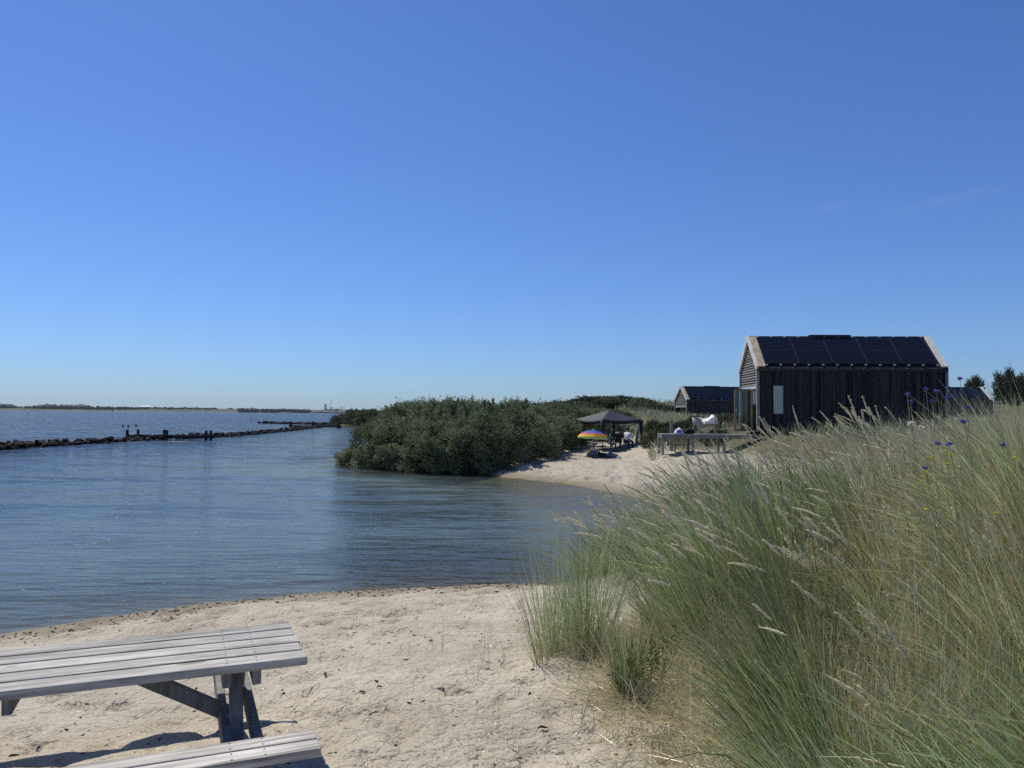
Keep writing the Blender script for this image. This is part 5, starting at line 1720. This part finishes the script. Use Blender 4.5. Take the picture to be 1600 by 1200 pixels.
# pale board leaning beside the canopy
p0, p1 = at_y(993.5, 693, 47.6), at_y(999.5, 662, 48.2)
p0.z = gz(p0.x, 47.6)
a = MB(); a.bar((0, 0, 0), p1 - p0, .16, .04, up=(0, 1, 0)); thing_mesh(a, 'leaning_plank', MAT['pale_leg'], 'pale plank leaning up beside the right canopy leg', 'plank', bevel=.005).location = p0
p2 = at_y(997.5, 703, 47.3)
a = MB(); a.tube([(0, 0, -.1), (0, 0, .85)], .03, 7); thing_mesh(a, 'stake', MAT['bark'], 'thin dark stake in the sand by the right canopy leg', 'stake').location = (p2.x - .1, 47.0, gz(p2.x - .1, 47.0))
p3 = at_y(983, 673, 58)
a = MB(); a.bar((-.6, 0, .35), (.5, .1, .10), .14, .05); a.bar((.6, .3, 0), (.9, .3, .5), .08, .05); thing_mesh(a, 'driftwood_beam', MAT['pale_drift'], 'bleached beam lying on the sand path behind the canopy', 'driftwood').location = (p3.x, 58, gz(p3.x, 58))
heap('black_ball', MAT['black_cloth'], (at_y(987.5, 674.5, 57).x, 57, gz(9, 57) + .1), (.42, .42, .4), 12, 'dark round bundle on the sand path behind the seated people', 'bundle', .1)

# ------------------------------------------------------------------ beach umbrella with towels beneath
ub = at_y(924.5, 716, 42.0)
uz = gz(ub.x, 42.0)
ue = empty('beach_umbrella', (ub.x, 42.0, uz), 0, 'rainbow striped beach umbrella stuck in the sand', 'umbrella')
ue.rotation_euler = (R(-3), R(3), 0)
UH = EYE - (671 - 647.3) / 1200 * 42 - uz
vs, fs, bd = [], [], []
nr, na = 12, 40
for i in range(nr + 1):
    t_ = i / nr
    for k in range(na):
        an = 2 * math.pi * k / na
        sc_ = .97 + .03 * abs(math.cos(an * 4))
        rr_ = .82 * math.sin(t_ * 1.32) / math.sin(1.32) * sc_
        vs.append((rr_ * math.cos(an), rr_ * math.sin(an), UH - .05 - .39 * (1 - math.cos(t_ * 1.32)) / (1 - math.cos(1.32)) - (.02 * (1 - abs(math.cos(an * 4))) * t_)))
        bd.append(t_ * .93)
for k in range(na):
    v = vs[nr * na + k]; vs.append((v[0] * 1.01, v[1] * 1.01, v[2] - .035 - .02 * abs(math.sin(k / na * math.pi * 16)))); bd.append(1.0)
for i in range(nr + 1):
    for k in range(na): fs.append((i * na + k, i * na + (k + 1) % na, (i + 1) * na + (k + 1) % na, (i + 1) * na + k))
can = np_mesh('canopy', np.array(vs), np.array(fs), MAT['rainbow'], parent=ue, smooth=True, attrs={'band': bd})
s_ = can.modifiers.new('thickness', 'SOLIDIFY'); s_.thickness = .004
a = MB(); a.tube([(0, 0, -.3), (0, 0, UH)], .016, 10); a.build('pole', MAT['white_metal'], ue, smooth=True)
a = MB(); a.lathe([(.03, -.06), (.035, -.03), (.02, .0), (.012, .05), (0, .06)], 10, (0, 0, UH)); a.build('tip', MAT['white_metal'], ue)
a = MB(); a.bar((-.10, 0, .30), (.10, 0, .30), .03, .03); a.build('screw_handle', MAT['white_metal'], ue)
a = MB()
for k in range(8):
    an = 2 * math.pi * k / 8; a.tube([(.02 * math.cos(an), .02 * math.sin(an), UH - .40), (.42 * math.cos(an), .42 * math.sin(an), UH - .20)], .005, 4)
a.build('rib', MAT['white_metal'], ue)
q = at_y(940, 716, 42.0)
# blanket
n_ = 22; vs, fs = [], []
for j in range(n_ + 1):
    for i in range(n_ + 1):
        u_, v_ = i / n_ - .5, j / n_ - .5
        x_, y_ = q.x + u_ * 1.95, 41.9 + v_ * 1.25
        vs.append((x_, y_, gz(x_, y_) + .02 + .045 * max(0, float(fbm(np.array(x_ * 3.), np.array(y_ * 3.), 3)) + .2)))
for j in range(n_):
    for i in range(n_):
        k = j * (n_ + 1) + i; fs.append((k, k + 1, k + n_ + 2, k + n_ + 1))
a = MB(); a.add(vs, fs)
o = thing_mesh(a, 'beach_blanket', MAT['grey_cloth'], 'grey blanket spread under the rainbow umbrella', 'blanket', smooth=True)
s_ = o.modifiers.new('thickness', 'SOLIDIFY'); s_.thickness = .012
for dx_, dy_, dm, mm_, sd_, lab, nm in ((-.48, .15, (.75, .5, .26), 'grey_cloth', 21, 'grey towel heap at the left on the blanket', 'towel'), (.02, .22, (.62, .5, .30), 'dark_cloth', 22, 'heap of black clothes in the middle of the blanket', 'clothes'), (.52, .10, (.80, .48, .22), 'grey_cloth', 23, 'pale grey towel heap at the right on the blanket', 'towel')):
    heap('towel_heap' if nm == 'towel' else 'clothes_heap', MAT[mm_], (q.x + dx_, 41.9 + dy_, gz(q.x + dx_, 41.9 + dy_) + .03), dm, sd_, lab, nm, .5)

# ------------------------------------------------------------------ debris on the sand
g = rs(91); r2 = random.Random(9)
V, F, K, off = [], [], [], 0
lowV = np.array([v for v in ICO_V]); 
for i in range(900):
    t = g.rand(); strip = g.rand() < .62
    c = on_line([(q.x, q.y) for q in SH], t)
    if strip:
        inl = abs(g.randn()) * .55 + .10
        x, y = c[0] + inl * .38 + .1 * g.randn(), c[1] - inl * .92
    else:
        x, y = g.uniform(-4.5, 1.0), g.uniform(3.6, 11)
    if coast_sd([x], [y])[0] < .03: continue
    s = g.uniform(.004, .012) * (1.25 if strip else .85)
    d = ICO_V * np.array([s * g.uniform(1, 3.0), s, s * .5]) * (1 + .25 * g.randn(len(ICO_V), 1))
    a_ = g.uniform(0, 6.3); ca, sa = math.cos(a_), math.sin(a_)
    d = np.stack([d[:, 0] * ca - d[:, 1] * sa, d[:, 0] * sa + d[:, 1] * ca, d[:, 2]], -1)
    V.append(d + (x, y, gz(x, y) + s * .3)); F.append(ICO_F + off); off += len(d)
    cc = np.array([.035, .028, .02]) if g.rand() < .72 else np.array([.5, .45, .38])
    K.append(np.tile(cc * g.uniform(.6, 1.5), (len(d), 1)))
tag(np_mesh('beach_wrack', np.concatenate(V), np.concatenate(F), MAT['petal'], np.concatenate(K)), 'dark seaweed crumbs and shell bits strewn along the sand', 'beach debris', kind='stuff')
for px, py, ln, rz_, mk, lab in ((848, 1155, .10, -.1, 'drift', 'short dark stick in the sand left of the straw'), (780, 1040, .05, .5, 'drift', 'small dark chip in the sand beside the sprouts'), (687, 1076, .11, .4, 'pale_drift', 'bleached white stick lying in the sand'), (566, 1083, .08, -.1, 'drift', 'dark twig in the middle of the sand'), (648, 993, .07, .6, 'drift', 'dark curl of wood in the upper sand'),
                                  (875, 1178, .09, .1, 'pale_drift', 'pale curved shell piece near the straw'), (811, 1190, .06, 0, 'drift', 'flat dark chip at the lower sand'), (593, 1075, .07, .1, 'drift', 'flat brown chip right of the dark twig'), (690, 920, .11, .2, 'drift', 'dark lump of wrack at the waterline'), (536, 1018, .06, .3, 'drift', 'dark chip right of the tabletop corner'), (93, 1190, .08, .9, 'stone', 'brown pebble at the lower left corner of the sand'), (21, 1176, .10, .7, 'drift', 'dark twig at the left edge of the sand')):
    q = at_z(px, py, 1.0)
    for _ in range(3): q = at_z(px, py, gz(q.x, q.y))
    ln *= .62; a = MB(px); k = ln / 2
    a.tube([(-k, 0, .004), (-k * .4, .008, .012), (k * .3, -.006, .014), (k, .004, .006)], [ln * .06, ln * .13, ln * .12, ln * .05], 7)
    o = thing_mesh(a, 'driftwood_stick' if mk != 'stone' else 'pebble', MAT[mk], lab, 'driftwood' if mk != 'stone' else 'pebble', smooth=True)
    o.location = (q.x, q.y, gz(q.x, q.y)); o.rotation_euler = (0, 0, rz_)
print('blades', cnt)

# ------------------------------------------------------------------ the hazy air over the water
m = bpy.data.materials.new('air_haze'); m.use_nodes = True
n, l = m.node_tree.nodes, m.node_tree.links
n.remove(n['Principled BSDF'])
pv = n.new('ShaderNodeVolumePrincipled'); pv.inputs['Color'].default_value = (.80, .88, 1, 1); pv.inputs['Density'].default_value = .00005
l.new(pv.outputs[0], n['Material Output'].inputs['Volume'])
a = MB(); a.box((0, 2600, 48.5), (15000, 7600, 104))
a.build('haze', m)['kind'] = 'stuff'
